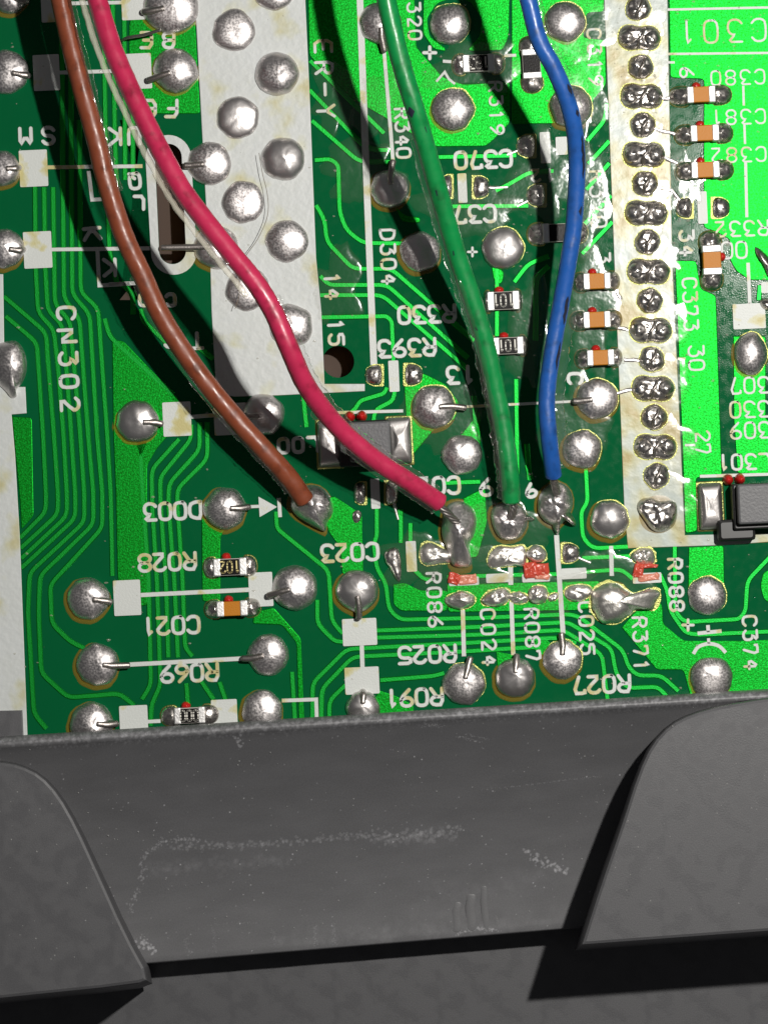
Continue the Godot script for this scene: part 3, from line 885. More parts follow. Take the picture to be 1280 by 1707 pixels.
func copper() -> void:
	# wide copper areas under the green lacquer
	pour([513, -30, 690, -30, 694, 78, 738, 128, 772, 140, 850, 136, 850, 205, 824, 232, 810, 244, 727, 245, 690, 226, 640, 196, 592, 168, 546, 126, 515, 92])
	pour([706, -30, 850, -30, 848, 60, 838, 84, 790, 86, 778, 84, 800, 60, 802, 30, 785, 4, 762, -6, 728, 6, 712, 30, 716, 60, 742, 80, 742, 86, 722, 82, 704, 56])
	pour([852, -30, 1006, -30, 1007, 20, 978, 22, 972, 62, 1009, 66, 1010, 142, 988, 168, 980, 206, 852, 207])
	pour([1114, -30, 1330, -30, 1330, 468, 1248, 467, 1226, 452, 1215, 432, 1216, 400, 1192, 386, 1172, 380, 1172, 132, 1116, 130])
	pour([1124, 434, 1160, 434, 1168, 482, 1193, 492, 1203, 795, 1160, 796, 1162, 886, 1141, 890, 1137, 760])
	pour([1147, 912, 1206, 909, 1207, 980, 1180, 1020, 1146, 984, 1146, 950])
	pour([1221, 560, 1276, 560, 1276, 700, 1330, 700, 1330, 790, 1228, 790, 1222, 700])
	pour([1035, 1046, 1064, 1012, 1096, 1000, 1104, 1010, 1105, 1040, 1139, 1068, 1240, 1068, 1330, 1064, 1330, 1200, 1160, 1200, 1138, 1117, 1094, 1117])
	pour([1290, 945, 1270, 955, 1266, 978, 1272, 1000, 1290, 1010])
	pour([673, 643, 704, 621, 742, 640, 766, 672, 758, 700, 722, 718, 681, 768])
	pour([800, 684, 801, 748, 786, 786, 752, 782, 742, 752, 768, 724])
	pour([532, 838, 556, 826, 604, 858, 604, 880, 606, 960, 570, 958, 566, 912, 548, 888])
	pour([655, 974, 674, 971, 700, 984, 746, 984, 746, 1019, 668, 1019, 655, 1008])
	pour([744, 974, 1000, 968, 1000, 1012, 960, 1018, 746, 1021])
	pour([772, 830, 808, 812, 812, 870, 796, 930, 772, 930])
	pour([336, 862, 376, 882, 368, 896, 368, 1003, 337, 1003])
	pour([187, 566, 206, 568, 300, 666, 290, 716, 262, 748, 246, 776, 246, 1010, 204, 1012, 196, 960, 193, 820, 189, 722])
	pour([20, 694, 54, 696, 57, 860, 36, 884, 34, 840])
	pour([222, 724, 250, 724, 238, 762, 233, 762])
	pour([240, -30, 322, -30, 334, 190, 250, 190, 215, 110, 215, 40])
	pour([425, 1020, 456, 1012, 502, 1064, 508, 1210, 498, 1210, 494, 1072, 470, 1042, 420, 1040])
	pour([630, 1150, 660, 1160, 690, 1176, 690, 1210, 610, 1210])
	pour([826, 1086, 862, 1092, 868, 1110, 830, 1130])
	pour([905, 1060, 925, 1080, 910, 1098, 880, 1076])
	pour([658, 344, 670, 370, 700, 372, 700, 362, 676, 360])
	pour([818, 440, 840, 452, 838, 470, 830, 476, 822, 466])
	# traces
	for a in [
		[[10, 527, 62, 571, 72, 722, 77, 821, 77, 853, 34, 897]], [[7, 494, 77, 554, 90, 722, 97, 821, 97, 857, 35, 914]],
		[[58, 250, 60, 448, 64, 521, 90, 549, 97, 608, 106, 722, 112, 825, 112, 860, 36, 931]], [[74, 312, 76, 448, 80, 517, 104, 541, 111, 610, 119, 722, 126, 825, 126, 864, 36, 947]],
		[[89, 312, 91, 448, 92, 507, 117, 535, 123, 600, 134, 722, 141, 825, 141, 870, 50, 955, 47, 1020, 57, 1190, 78, 1215]],
		[[103, -20, 107, 497, 133, 531, 147, 722, 156, 822, 156, 874, 67, 960, 65, 1020, 69, 1122, 114, 1163, 200, 1156, 224, 1176]],
		[[118, 60, 121, 490, 150, 524, 162, 722, 171, 822, 171, 880, 84, 975, 87, 1040, 118, 1070, 150, 1085]],
		[[133, 200, 135, 487, 164, 514, 179, 722, 185, 822, 188, 960]], [[172, -20, 176, 200, 180, 330, 183, 420, 196, 474]], [[188, -20, 192, 230, 196, 330, 200, 400, 216, 440]],
		[[207, -20, 208, 60, 209, 300]], [[222, 150, 222, 300]], [[175, 531, 183, 561, 289, 658]], [[202, 470, 222, 490, 223, 524]], [[235, 515, 240, 535, 322, 615, 346, 656]], [[329, 578, 356, 598]],
		[[235, 760, 238, 820, 248, 961, 252, 1142, 237, 1166]], [[299, 732, 253, 783, 254, 840, 262, 970, 268, 1142, 252, 1176, 252, 1210]], [[319, 708, 319, 732, 267, 796, 268, 840, 277, 970, 281, 1096]],
		[[333, 704, 333, 750, 282, 806, 281, 838, 291, 970, 297, 1096]], [[346, 704, 346, 765, 296, 815, 296, 840, 304, 955, 309, 1080, 321, 1094]], [[311, 1139, 314, 1180]], [[336, 1136, 356, 1166]], [[366, 1137, 376, 1166]],
		[[460, 853, 462, 880, 470, 888, 548, 951, 553, 1035, 571, 1056]], [[529, 1000, 529, 1040, 558, 1069, 574, 1070]],
		[[628, 840, 628, 894, 623, 907, 628, 948, 643, 971, 648, 1015, 666, 1033, 800, 1030, 950, 1024, 966, 1029, 1038, 1084, 1047, 1112, 1062, 1126, 1102, 1126, 1130, 1152]],
		[[628, 1051, 800, 1045, 946, 1037, 1019, 1081, 1026, 1122, 1044, 1147, 1096, 1145, 1110, 1160]], [[628, 1063, 800, 1058, 938, 1050, 1003, 1091, 1012, 1165]],
		[[521, 1200, 521, 1139, 578, 1082, 773, 1072, 930, 1063, 960, 1072]], [[536, 1200, 536, 1149, 588, 1095, 773, 1086, 900, 1078]], [[549, 1200, 549, 1168, 576, 1142]], [[634, 1134, 722, 1127, 740, 1122]], [[487, 1120, 492, 1200]],
		[[517, 101, 640, 222]], [[516, 150, 595, 232, 618, 250, 656, 250]], [[520, 201, 598, 269, 650, 270]], [[525, 267, 551, 265, 564, 275, 566, 353, 577, 383, 605, 405, 690, 406]],
		[[527, 342, 541, 366, 545, 403, 588, 448, 652, 448, 722, 509, 790, 568]], [[534, 460, 548, 475, 645, 475, 780, 597]], [[534, 492, 637, 492, 780, 616]], [[536, 529, 645, 527, 653, 536, 656, 608]],
		[[645, 646, 640, 656, 600, 668, 592, 682, 576, 694]], [[658, 650, 655, 668, 625, 683, 622, 706]], [[505, 655, 511, 712]],
		[[724, 262, 860, 259]], [[752, 344, 880, 343]], [[826, 318, 850, 306, 882, 287, 922, 285]], [[1011, 172, 1008, 200, 978, 235]], [[1015, 235, 980, 273]], [[1015, 272, 977, 316]], [[1018, 326, 968, 380]], [[1020, 370, 970, 423]],
		[[857, 470, 880, 440, 914, 427]], [[892, 568, 893, 530, 892, 464, 914, 443]], [[860, 632, 862, 790]], [[878, 740, 882, 800]], [[828, 440, 828, 560]], [[790, 660, 793, 760]],
		[[976, 780, 979, 837, 968, 853, 971, 897, 988, 914, 1048, 911]], [[970, 930, 1050, 927]], [[935, 957, 978, 953, 1036, 949, 1054, 965]], [[745, 962, 870, 958, 935, 957]],
		[[1124, 905, 1125, 1020, 1140, 1037, 1232, 1032, 1242, 1018, 1245, 968, 1300, 910]], [[1100, 958, 1112, 985, 1116, 1018, 1142, 1055, 1162, 1058, 1300, 1052]], [[742, 805, 800, 803]], [[878, 775, 884, 800]], [[668, 849, 668, 905]], [[684, 872, 684, 905]], [[690, 950, 706, 965, 720, 967]], [[1266, 476, 1264, 500]],
		[[905, 60, 960, 90, 1000, 150]], [[655, 270, 652, 240]],
	]: trace(a[0])

func lettering() -> void:
	# white strips
	var s := Shape.new()
	slab(s, pts([320, -40, 509, -40, 509, 0, 516, 150, 527, 430, 536, 521, 541, 640, 608, 640, 608, 652, 465, 659, 391, 661, 361, 656, 353, 520, 351, 450, 343, 330, 327, 30]), 0.0, 0.055, 1.0, 0.02)
	obj("white_strip", s, M.panel, board)
	s = Shape.new()
	slab(s, pts([1005, -40, 1112, -40, 1112, 0, 1120, 430, 1139, 850, 1141, 892, 1290, 889, 1290, 903, 1200, 909, 1046, 914, 1040, 850, 1023, 430]), 0.0, 0.055, 1.0, 0.02)
	obj("white_strip", s, M.stained, board)
	s = Shape.new()
	slab(s, pts([-60, 455, 6, 457, 8, 600, 12, 645, 43, 645, 45, 689, 20, 691, 26, 760, 34, 900, 47, 1240, -60, 1240]), 0.0, 0.055, 1.0, 0.02)
	obj("white_strip", s, M.panel, board)
	# outline round the slot
	s = Shape.new()
	var o := PackedVector2Array()
	for k in 17:
		var a := PI + PI * k / 16.0
		o.append(Vector2(281 + cos(a) * 38.0, 263 + sin(a) * 38.0))
	for k in 17:
		var a := PI * k / 16.0
		o.append(Vector2(290 + cos(a) * 38.0, 420 + sin(a) * 38.0))
	var inner := PackedVector2Array()
	for k in 17:
		var a := PI + PI * k / 16.0
		inner.append(Vector2(281 + cos(a) * 22.4, 262 + sin(a) * 22.4))
	for k in 17:
		var a := PI * k / 16.0
		inner.append(Vector2(288 + cos(a) * 22.4, 418 + sin(a) * 22.4))
	for k in o.size():
		var j := (k + 1) % o.size()
		s.quad(P(o[j].x, o[j].y, 0.05), P(o[k].x, o[k].y, 0.05), P(inner[k].x, inner[k].y, 0.05), P(inner[j].x, inner[j].y, 0.05))
		s.quad(P(o[k].x, o[k].y, 0.05), P(o[j].x, o[j].y, 0.05), P(o[j].x, o[j].y, 0), P(o[k].x, o[k].y, 0))
	obj("slot_outline", s, M.panel, board)
	for b in [[33, 250, 80, 311], [40, 386, 87, 447], [56, 91, 100, 151], [69, -20, 100, 37], [203, -20, 249, 33], [210, 89, 253, 148], [272, 670, 319, 727], [357, 672, 412, 725], [190, 967, 235, 1026], [415, 954, 455, 1011], [200, 1176, 247, 1230], [353, 1166, 396, 1220],
		[571, 1031, 628, 1076], [575, 1112, 632, 1157], [1221, 506, 1275, 548], [1268, 470, 1300, 488], [763, 289, 778, 338], [900, 220, 917, 272], [926, 228, 945, 258], [1162, 319, 1178, 373], [648, 601, 665, 653], [677, 902, 694, 953], [618, 798, 633, 848], [810, 956, 853, 971], [935, 947, 977, 965], [870, 956, 916, 970], [748, 962, 798, 976], [1054, 955, 1102, 972]]:
		box_print(b[0], b[1], b[2], b[3])
	line([597, -30, 600, 0, 612, 330, 623, 608], 12.0)
	line([80, 279, 238, 277]); line([87, 416, 250, 414]); line([99, 121, 212, 118]); line([100, 6, 204, 4])
	line([148, 285, 154, 333, 172, 332]); line([163, 418, 166, 476, 228, 472]); line([182, 474, 228, 472])
	line([319, 695, 358, 692]); line([235, 992, 418, 983], 8.0); line([216, 1108, 402, 1098], 8.0); line([247, 1203, 268, 1202]); line([603, 1076, 604, 1114], 8.0); line([470, 1168, 527, 1166, 528, 1200])
	line([771, 1016, 773, 1094], 8.0); line([852, 1002, 855, 1092], 8.0); line([850, 925, 851, 975], 9.0); line([927, 892, 938, 1056], 9.0); line([1018, 910, 1019, 960], 8.0)
	line([640, 84, 655, 268], 7.0); line([775, 678, 960, 669], 5.0); line([561, 688, 672, 685], 6.0); line([1166, 794, 1300, 790], 6.0)
	line([1112, 16, 1300, 12], 5.0); line([1112, 90, 1300, 88], 5.0); line([1238, 143, 1239, 176], 5.0); line([1240, 207, 1241, 240], 5.0); line([1242, 270, 1244, 362], 6.0); line([1246, 438, 1249, 508], 7.0)
	line([1129, 598, 1142, 598], 5.0); line([1141, 742, 1158, 742], 5.0); line([1110, 104, 1124, 104], 5.0); line([840, 93, 860, 92], 6.0); line([738, 102, 752, 103], 6.0); line([727, 136, 741, 120, 748, 132, 758, 140], 5.0)
	line([412, 845, 434, 844], 6.0)
	s = Shape.new()
	slab(s, pts([431, 828, 462, 845, 433, 862]), 0.0, 0.06)
	obj("printed_arrow", s, M.ink, board)
	line([465, 830, 467, 862], 7.0)
	line([1162, 1056, 1202, 1052], 7.0); line([1180, 1054, 1179, 1042], 7.0); line([1155, 1090, 1162, 1078, 1180, 1072, 1198, 1076, 1209, 1088], 7.0, 8.0); line([1181, 1074, 1180, 1064], 6.0)
	# part numbers, upside down as the board lies
	for t in [["C021", 285, 1043], ["R028", 279, 937], ["D003", 288, 852], ["R069", 316, 1122], ["C023", 583, 921], ["R025", 712, 1091], ["R091", 690, 1163], ["R027", 1002, 1141], ["R393", 678, 580], ["R330", 711, 524], ["13", 767, 625], ["C370", 805, 266], ["C37", 791, 357], ["C02", 731, 810]]:
		printed(t[0], t[1], t[2], 177.6)
	printed("9", 810, 812, 177.6); printed("9", 884, 818, 160.0, 28); printed("SM", 62, 227, 178.0, 34, 38)
	printed("BE", 263, 67, 180.0, 32, 37); printed("FE", 268, 181, 180.0, 34, 36); printed("UK", 208, 227, 178.0, 34, 32); printed("Q", 225, 302, 175.0, 32); printed("L", 232, 338, 180.0, 28); printed("K", 154, 390, 85.0, 34); printed("K", 183, 446, 178.0, 34); printed("C", 240, 500, 0.0, 26); printed("C", 283, 568, 178, 28); printed("T", 329, 568, 178.0, 32); printed("C", 285, 500, 175.0, 26)
	printed("L00", 497, 742, 177.0, 30, 24.5); printed("C", 958, 631, 90, 30); printed("2", 893, 293, 178.0, 24, 25, 5.0); printed("1", 916, 292, 178, 24, 25, 5)
	printed("C301", 1204, 52, 178.0, 42, 40, 5.0)
	printed("C380", 1229, 129, 178.0, 28, 24.5, 4.5); printed("C381", 1230, 195, 178.0, 28, 24.5, 4.5); printed("C382", 1231, 258, 178.0, 28, 24.5, 4.5); printed("R332", 1236, 381, 178.0, 29, 23.5, 5.0)
	printed("00", 1223, 417, 178.0, 32, 24, 5.0); printed("C307", 1260, 642, 178.0, 31, 23.5, 5.0); printed("C330", 1260, 682, 178.0, 31, 23.5, 5.0); printed("C309", 1261, 717, 178.0, 31, 23.5, 5.0); printed("L301", 1239, 770, 178.0, 30, 23, 5.5)
	# lettering that reads downwards
	for t in [["CN302", 114, 598, 36, 38, 7.0], ["ER-Y", 541, 131, 34, 36, 6.2], ["14", 554, 477, 30, 25, 6.0], ["15", 560, 554, 30, 24, 6.0], ["D304", 647, 428, 29, 24.5, 5.6], ["C320", 690, 24, 26, 23, 5.0], ["R319", 827, 180, 26, 24, 5.0], ["C319", 991, 95, 27, 26, 5.0], ["R370", 996, 332, 30, 25.5, 5.0],
		["R340", 671, 222, 28, 22, 5.5], ["34", 1144, 405, 29, 24, 6.0], ["C373", 1150, 507, 28, 23.5, 5.2], ["30", 1160, 597, 30, 23, 5.0], ["27", 1171, 738, 28, 22, 5.0], ["C374", 1250, 1071, 28, 24, 5.6], ["R088", 1126, 975, 28, 23.5, 6.0], ["R371", 1067, 1073, 28, 24, 5.6], ["C025", 977, 1047, 28, 23.5, 5.6],
		["R087", 887, 1058, 28, 23.5, 5.6], ["R086", 724, 1000, 28, 24.5, 5.6], ["C024", 814, 1062, 28, 25.5, 5.6], ["6", 1144, 121, 27, 24, 5.0], ["3", 1005, 430, 27, 24, 5.0]]:
		printed(t[0], t[1], t[2], 87.6, t[3], t[4], t[5])
	printed("+", 716, 88, 90.0, 36, 25, 6.5); printed("+", 1146, 1042, 90.0, 32, 25, 6.0); printed("+", 787, 420, 90, 26, 25, 5.0)

func solder() -> void:
	# joints with bent pins
	for j in [[4, 282, 30, [28, 280]], [8, 415, 33, [36, 416]], [12, 120, 37, [46, 126]], [18, -6, 30, [46, 2]], [230, 703, 36, [271, 707]], [440, 691, 35, [408, 694]], [375, 848, 36, [416, 845]], [147, 998, 36, [186, 1004]], [492, 980, 38, [447, 993]], [595, 985, 36, [598, 1031]], [163, 1108, 36, [216, 1109]],
		[447, 1092, 35, [404, 1098]], [153, 1207, 37, [196, 1206]], [437, 1185, 35, null], [605, 1180, 29, [605, 1158]], [285, 12, 46, [239, 20]], [293, 118, 38, [247, 134]], [349, 273, 37, [308, 276]], [360, 412, 37, [270, 413]],
		[650, 315, 33, [655, 268]], [634, 38, 35, [641, 86]], [722, 678, 37, [776, 680]], [995, 665, 35, [955, 669]], [773, 1140, 36, [784, 1096]], [858, 1130, 34, [861, 1092]], [937, 1100, 33, [935, 1056]]]:
		joint(j[0], j[1], j[2], j[3])
	# joints without a visible pin
	for j in [[750, 40, 35], [755, 182, 36], [700, 420, 34], [838, 414, 36], [942, 36, 34], [951, 178, 36], [770, 758, 34], [970, 749, 33], [1015, 866, 33], [1178, 993, 33], [1185, 1130, 36]]:
		joint(j[0], j[1], j[2])
	joint(1250, 590, 28, null, 0.62, 0.0, true, 37.0)
	# joints in the white strip
	for j in [[390, 51, 36], [397, 196, 36], [405, 337, 36], [412, 482, 37]]:
		joint(j[0], j[1], j[2], null, 0.34, 0.0, false, -1.0, 3.2)
	for j in [[457, -18, 36], [462, 123, 37], [472, 265, 37], [478, 402, 36], [485, 543, 37]]:
		joint(j[0], j[1], j[2], null, 0.0, 0.0, false)
	# the pin row in the yellowed strip: one round joint, then one double joint, and so on
	for k in 9:
		var x := 1063.5 + k * 3.75
		var y := 14.0 + k * 97.4
		pin_joint(x, y, false)
		if k < 8: pin_joint(x + 1.9, y + 48.7, true)
	var big := puddle([1064, 832, 1084, 828, 1100, 836, 1128, 832, 1129, 862, 1122, 880, 1104, 888, 1086, 886, 1072, 866, 1060, 848], 1096, 856, 0.6, M.solder_bright, 4.0, 0.06)
	ring(1096, 856, circle(Vector2(1096, 858), 34), 1.16, Vector2.ZERO, big)
	# thin bridges from the pin row to the neighbours
	for b in [[1104, 165, 1124, 162], [1090, 215, 1124, 223], [1106, 262, 1128, 272], [1094, 312, 1118, 318, 1134, 336], [1046, 550, 1028, 546], [1064, 601, 1040, 600], [1054, 649, 1026, 656], [1034, 500, 1028, 488]]:
		var s := Shape.new()
		var p := pts(b)
		var q := []
		for a in p: q.append(P(a.x, a.y, 0.06))
		tube(s, spline(q, 5), 3.2 * S, 8, 1.0, true, 0.5)
		obj("solder_bridge", s, M.solder, board)
	# empty pads beside white bars
	half_pad(737, 290, 756, 332, true); half_pad(786, 292, 816, 332, false, [846, 312]); half_pad(860, 223, 894, 264, true, [845, 258]); half_pad(877, 305, 911, 346, true, [862, 344])
	half_pad(1125, 328, 1156, 365, true); half_pad(1184, 328, 1216, 365, false); half_pad(608, 607, 640, 644, true); half_pad(672, 605, 705, 644, false)
	half_pad(590, 802, 612, 842, true); half_pad(640, 800, 664, 842, false, [664, 866]); half_pad(934, 904, 966, 940, false, [984, 938])
	puddle([640, 916, 668, 909, 670, 972, 660, 968, 652, 950, 640, 936], 656, 932, 0.3)
	puddle([589, 850, 604, 852, 602, 868, 592, 874, 586, 864], 596, 861, 0.15)
	# solder where the wires end
	wire_joint([482, 842, 490, 818, 515, 806, 540, 812, 556, 836, 556, 856, 546, 868, 544, 888, 534, 884, 512, 872, 492, 860], 522, 842, 1.15)
	wire_joint([738, 862, 742, 842, 760, 834, 782, 838, 796, 860, 792, 890, 782, 905, 784, 922, 788, 944, 770, 948, 752, 944, 746, 920, 734, 890], 765, 884, 1.15)
	wire_joint([816, 858, 822, 842, 846, 836, 872, 844, 880, 862, 878, 882, 864, 900, 836, 902, 822, 884], 848, 868, 0.85)
	wire_joint([894, 842, 900, 818, 926, 800, 950, 812, 957, 838, 948, 862, 930, 880, 910, 872, 898, 860], 926, 842, 1.0)
	puddle([928, 830, 948, 848, 962, 874, 956, 879, 946, 868, 930, 868, 934, 892, 925, 892, 914, 860], 934, 858, 0.75, M.solder_bright, 2.0, 0.05, "solder_spike")
	puddle([868, 856, 880, 858, 893, 866, 888, 869, 872, 870], 878, 863, 0.4, M.solder_bright, 2.0, 0.05, "solder_spike")
	# left-over solder on the pads below the wires
	puddle([700, 906, 722, 904, 738, 914, 756, 918, 756, 938, 728, 940, 702, 944], 728, 924, 0.4, M.solder_messy)
	puddle([814, 924, 826, 910, 850, 912, 876, 908, 880, 944, 850, 944, 814, 948], 846, 930, 0.38, M.solder_messy, 3.0, 0.1)
	puddle([874, 924, 884, 910, 900, 909, 912, 924, 908, 936, 886, 938], 893, 924, 0.5, M.solder_messy)
	puddle([738, 1000, 756, 988, 776, 984, 793, 996, 790, 1008, 772, 1016, 752, 1014], 768, 1000, 0.5, M.solder_messy)
	puddle([799, 1000, 818, 982, 848, 980, 851, 996, 838, 1010, 812, 1012], 828, 996, 0.5, M.solder_messy)
	puddle([848, 990, 862, 986, 880, 992, 880, 1004, 862, 1008, 850, 1002], 864, 998, 0.25, M.solder_messy, 2.5, 0.12)
	puddle([878, 988, 890, 976, 908, 976, 914, 992, 906, 1006, 884, 1006], 896, 991, 0.5, M.solder_messy)
	puddle([912, 992, 930, 986, 930, 1000, 914, 1004], 922, 996, 0.2, M.solder_messy)
	puddle([938, 982, 960, 974, 984, 976, 986, 992, 966, 1004, 944, 1000], 962, 988, 0.4, M.solder_messy)
	var rnd := puddle([984, 1000, 994, 978, 1014, 968, 1036, 976, 1050, 990, 1064, 988, 1082, 980, 1096, 984, 1092, 1010, 1084, 1018, 1060, 1014, 1048, 1024, 1026, 1040, 1002, 1036, 986, 1018], 1030, 1002, 0.95, M.solder_messy, 2.0, 0.03)
	ring(1020, 1004, circle(Vector2(1020, 1004), 34), 1.1, Vector2(-2, 2), rnd)
	puddle([1048, 926, 1062, 914, 1084, 911, 1094, 930, 1088, 942, 1058, 940], 1074, 928, 0.45, M.solder_messy, 2.0, 0.12)
	puddle([6, 570, 30, 566, 44, 590, 46, 618, 38, 640, 26, 650, 30, 662, 20, 666, 10, 652, -4, 640, -20, 610, -12, 576], 18, 606, 0.7, M.solder, 2.0, 0.03)
	puddle([1256, 410, 1266, 414, 1282, 430, 1300, 450, 1300, 480, 1280, 466, 1270, 440, 1258, 424], 1280, 444, 0.4)
	puddle([1262, 500, 1275, 496, 1300, 500, 1300, 520, 1272, 518], 1280, 508, 0.3)
	# red glue left where parts came off
	for g in [[757, 964, 20, 20, 0.3, 0.16], [778, 966, 34, 16, -0.1, 0.1], [884, 951, 24, 26, -0.15, 0.18], [900, 949, 30, 20, -0.1, 0.13], [902, 960, 26, 12, 0.1, 0.1], [1064, 951, 16, 26, 0.2, 0.16], [1080, 944, 32, 8, -0.06, 0.12], [1080, 962, 36, 13, -0.1, 0.1]]:
		var gs := Shape.new()
		joints += 1
		var go := PackedVector2Array()
		for p in rrect(g[0], g[1], g[2], g[3], 4.0, g[4], 6): go.append(p + Vector2(rng.randf_range(-1.4, 1.4), rng.randf_range(-1.4, 1.4)))
		blob(gs, Vector2(g[0], g[1]), chaikin(go, true, 1), g[5], 6.0, 0.5, 0.12, joints, 0.055)
		obj("glue_patch", gs, M.red_patch if g[5] > 0.11 else M.pink_patch, board)
	# glassy crumbs of flux scattered among the joints on the upper right
	var crumbs := Shape.new()
	for k in 650:
		var x := 1280.0 - absf(rng.randfn()) * 300.0 if k % 3 else rng.randf_range(20, 1270)
		var y := absf(rng.randfn()) * 420.0 if k % 3 else rng.randf_range(10, 1140)
		if x < 0.0 or y > 1150.0: continue
		var r := rng.randf_range(0.8, 3.2) * rng.randf_range(0.4, 1.0)
		var c := Vector2(x, y)
		var o := PackedVector2Array()
		for i in 7: o.append(c + Vector2.from_angle(TAU * i / 7.0) * Vector2(r * rng.randf_range(0.7, 1.8), r * rng.randf_range(0.6, 1.1)))
		crumb(crumbs, c, o, r * 0.02)
	var cr := obj("flux_crumbs", crumbs, M.crumb, board)
	cr.set_meta("kind", "stuff")
	# clear flux that ran out over the board round the reworked joints
	for f in [[850, 880, 95, 60], [770, 950, 80, 40], [905, 985, 110, 38], [1010, 960, 70, 50], [690, 930, 60, 45], [790, 105, 85, 45], [960, 50, 60, 60], [975, 150, 45, 70], [640, 190, 50, 70], [555, 165, 40, 60], [600, 290, 60, 60], [780, 350, 80, 50], [900, 300, 60, 70], [985, 330, 34, 90], [985, 520, 50, 90], [960, 700, 60, 70], [880, 560, 40, 90], [1146, 300, 30, 60], [560, 480, 40, 60], [735, 700, 70, 60]]:
		joints += 1
		var fs := Shape.new()
		var fc := Vector2(f[0], f[1])
		blob(fs, fc, circle(fc, f[2], f[3], 36, 0.3, joints), 0.085, 8.0, 0.5, 0.05, joints)
		obj("flux_film", fs, M.film, board)
	for k in 9:   # and on the yellowed strip
		joints += 1
		var fs := Shape.new()
		var fc := Vector2(1066.0 + k * 7.5, 40.0 + k * 100.0)
		blob(fs, fc, circle(fc, 44, 52, 36, 0.2, joints), 0.09, 8.0, 0.5, 0.05, joints)
		obj("flux_film", fs, M.film, board)
	# snipped pin resting across the lettering
	var sn := Shape.new()
	tube(sn, spline([P(204, 68, 0.2), P(212, 63, 0.6), P(240, 58, 0.9), P(268, 50, 1.2)], 4), 2.6 * S, 8, 0.1)
	obj("component_lead", sn, M.lead, board)

func crumb(s: Shape, c: Vector2, o: PackedVector2Array, hgt: float) -> void:
	var p := ccw(o)
	var rows := []
	for t in [[1.0, 0.03], [0.75, 0.7], [0.35, 0.95], [0.0, 1.0]]:
		var row := PackedVector3Array()
		for a in p:
			var b: Vector2 = c + (a - c) * t[0]
			row.append(P(b.x, b.y, 0.05 + hgt * t[1]))
		rows.append(row)
	s.grid(rows, true)

func pin_joint(x: float, y: float, double: bool) -> void:
	joints += 1
	var s := Shape.new()
	var o: PackedVector2Array
	if double:
		o = chaikin(pts([x - 37, y, x - 32, y - 18, x - 16, y - 23, x, y - 18, x + 18, y - 22, x + 33, y - 13, x + 37, y + 2, x + 30, y + 19, x + 15, y + 23, x, y + 19, x - 16, y + 23, x - 32, y + 16]), true, 2)
	else:
		o = circle(Vector2(x, y), 22.0, 22.0, 26, 0.05, joints)
	blob(s, Vector2(x, y), o, 0.42, 3.0, 0.5, 0.05, joints)
	var j := obj("solder_joint", s, M.solder_bright, board)
	if double:
		for sd in [-1, 1]:
			var l := Shape.new()
			blob(l, Vector2(x + sd * 19, y), circle(Vector2(x + sd * 19, y), 17.0, 17.5, 22, 0.04, joints + sd), 0.52, 2.0, 0.5, 0.02, joints + sd)
			obj("solder_lobe", l, M.solder_bright, j)
	var pad := Shape.new()
	var g := PackedVector2Array()
	for p in o: g.append(Vector2(x, y) + (p - Vector2(x, y)) * 1.04)
	slab(pad, g, 0.0, 0.067)
	obj("pad_rim", pad, M.pad, j)
	ring(x, y, o, 1.17, Vector2(rng.randf_range(-2, 2), rng.randf_range(0, 3)), j)
	var t := Shape.new()
	tube(t, spline([P(x + 8, y - 14, 0.44), P(x + 5, y - 4, 0.6), P(x, y + 4, 0.6), P(x - 2, y + 17, 0.35)], 4), 2.6 * S, 8, 0.3)
	obj("pin_tip", t, M.lead, j)

func wire_joint(a: Array, cx: float, cy: float, h: float) -> void:
	var o := puddle(a, cx, cy, h, M.solder, 1.8, 0.035, "solder_joint")
	ring(cx, cy, chaikin(pts(a), true, 1), 1.12, Vector2(-2, 2), o)

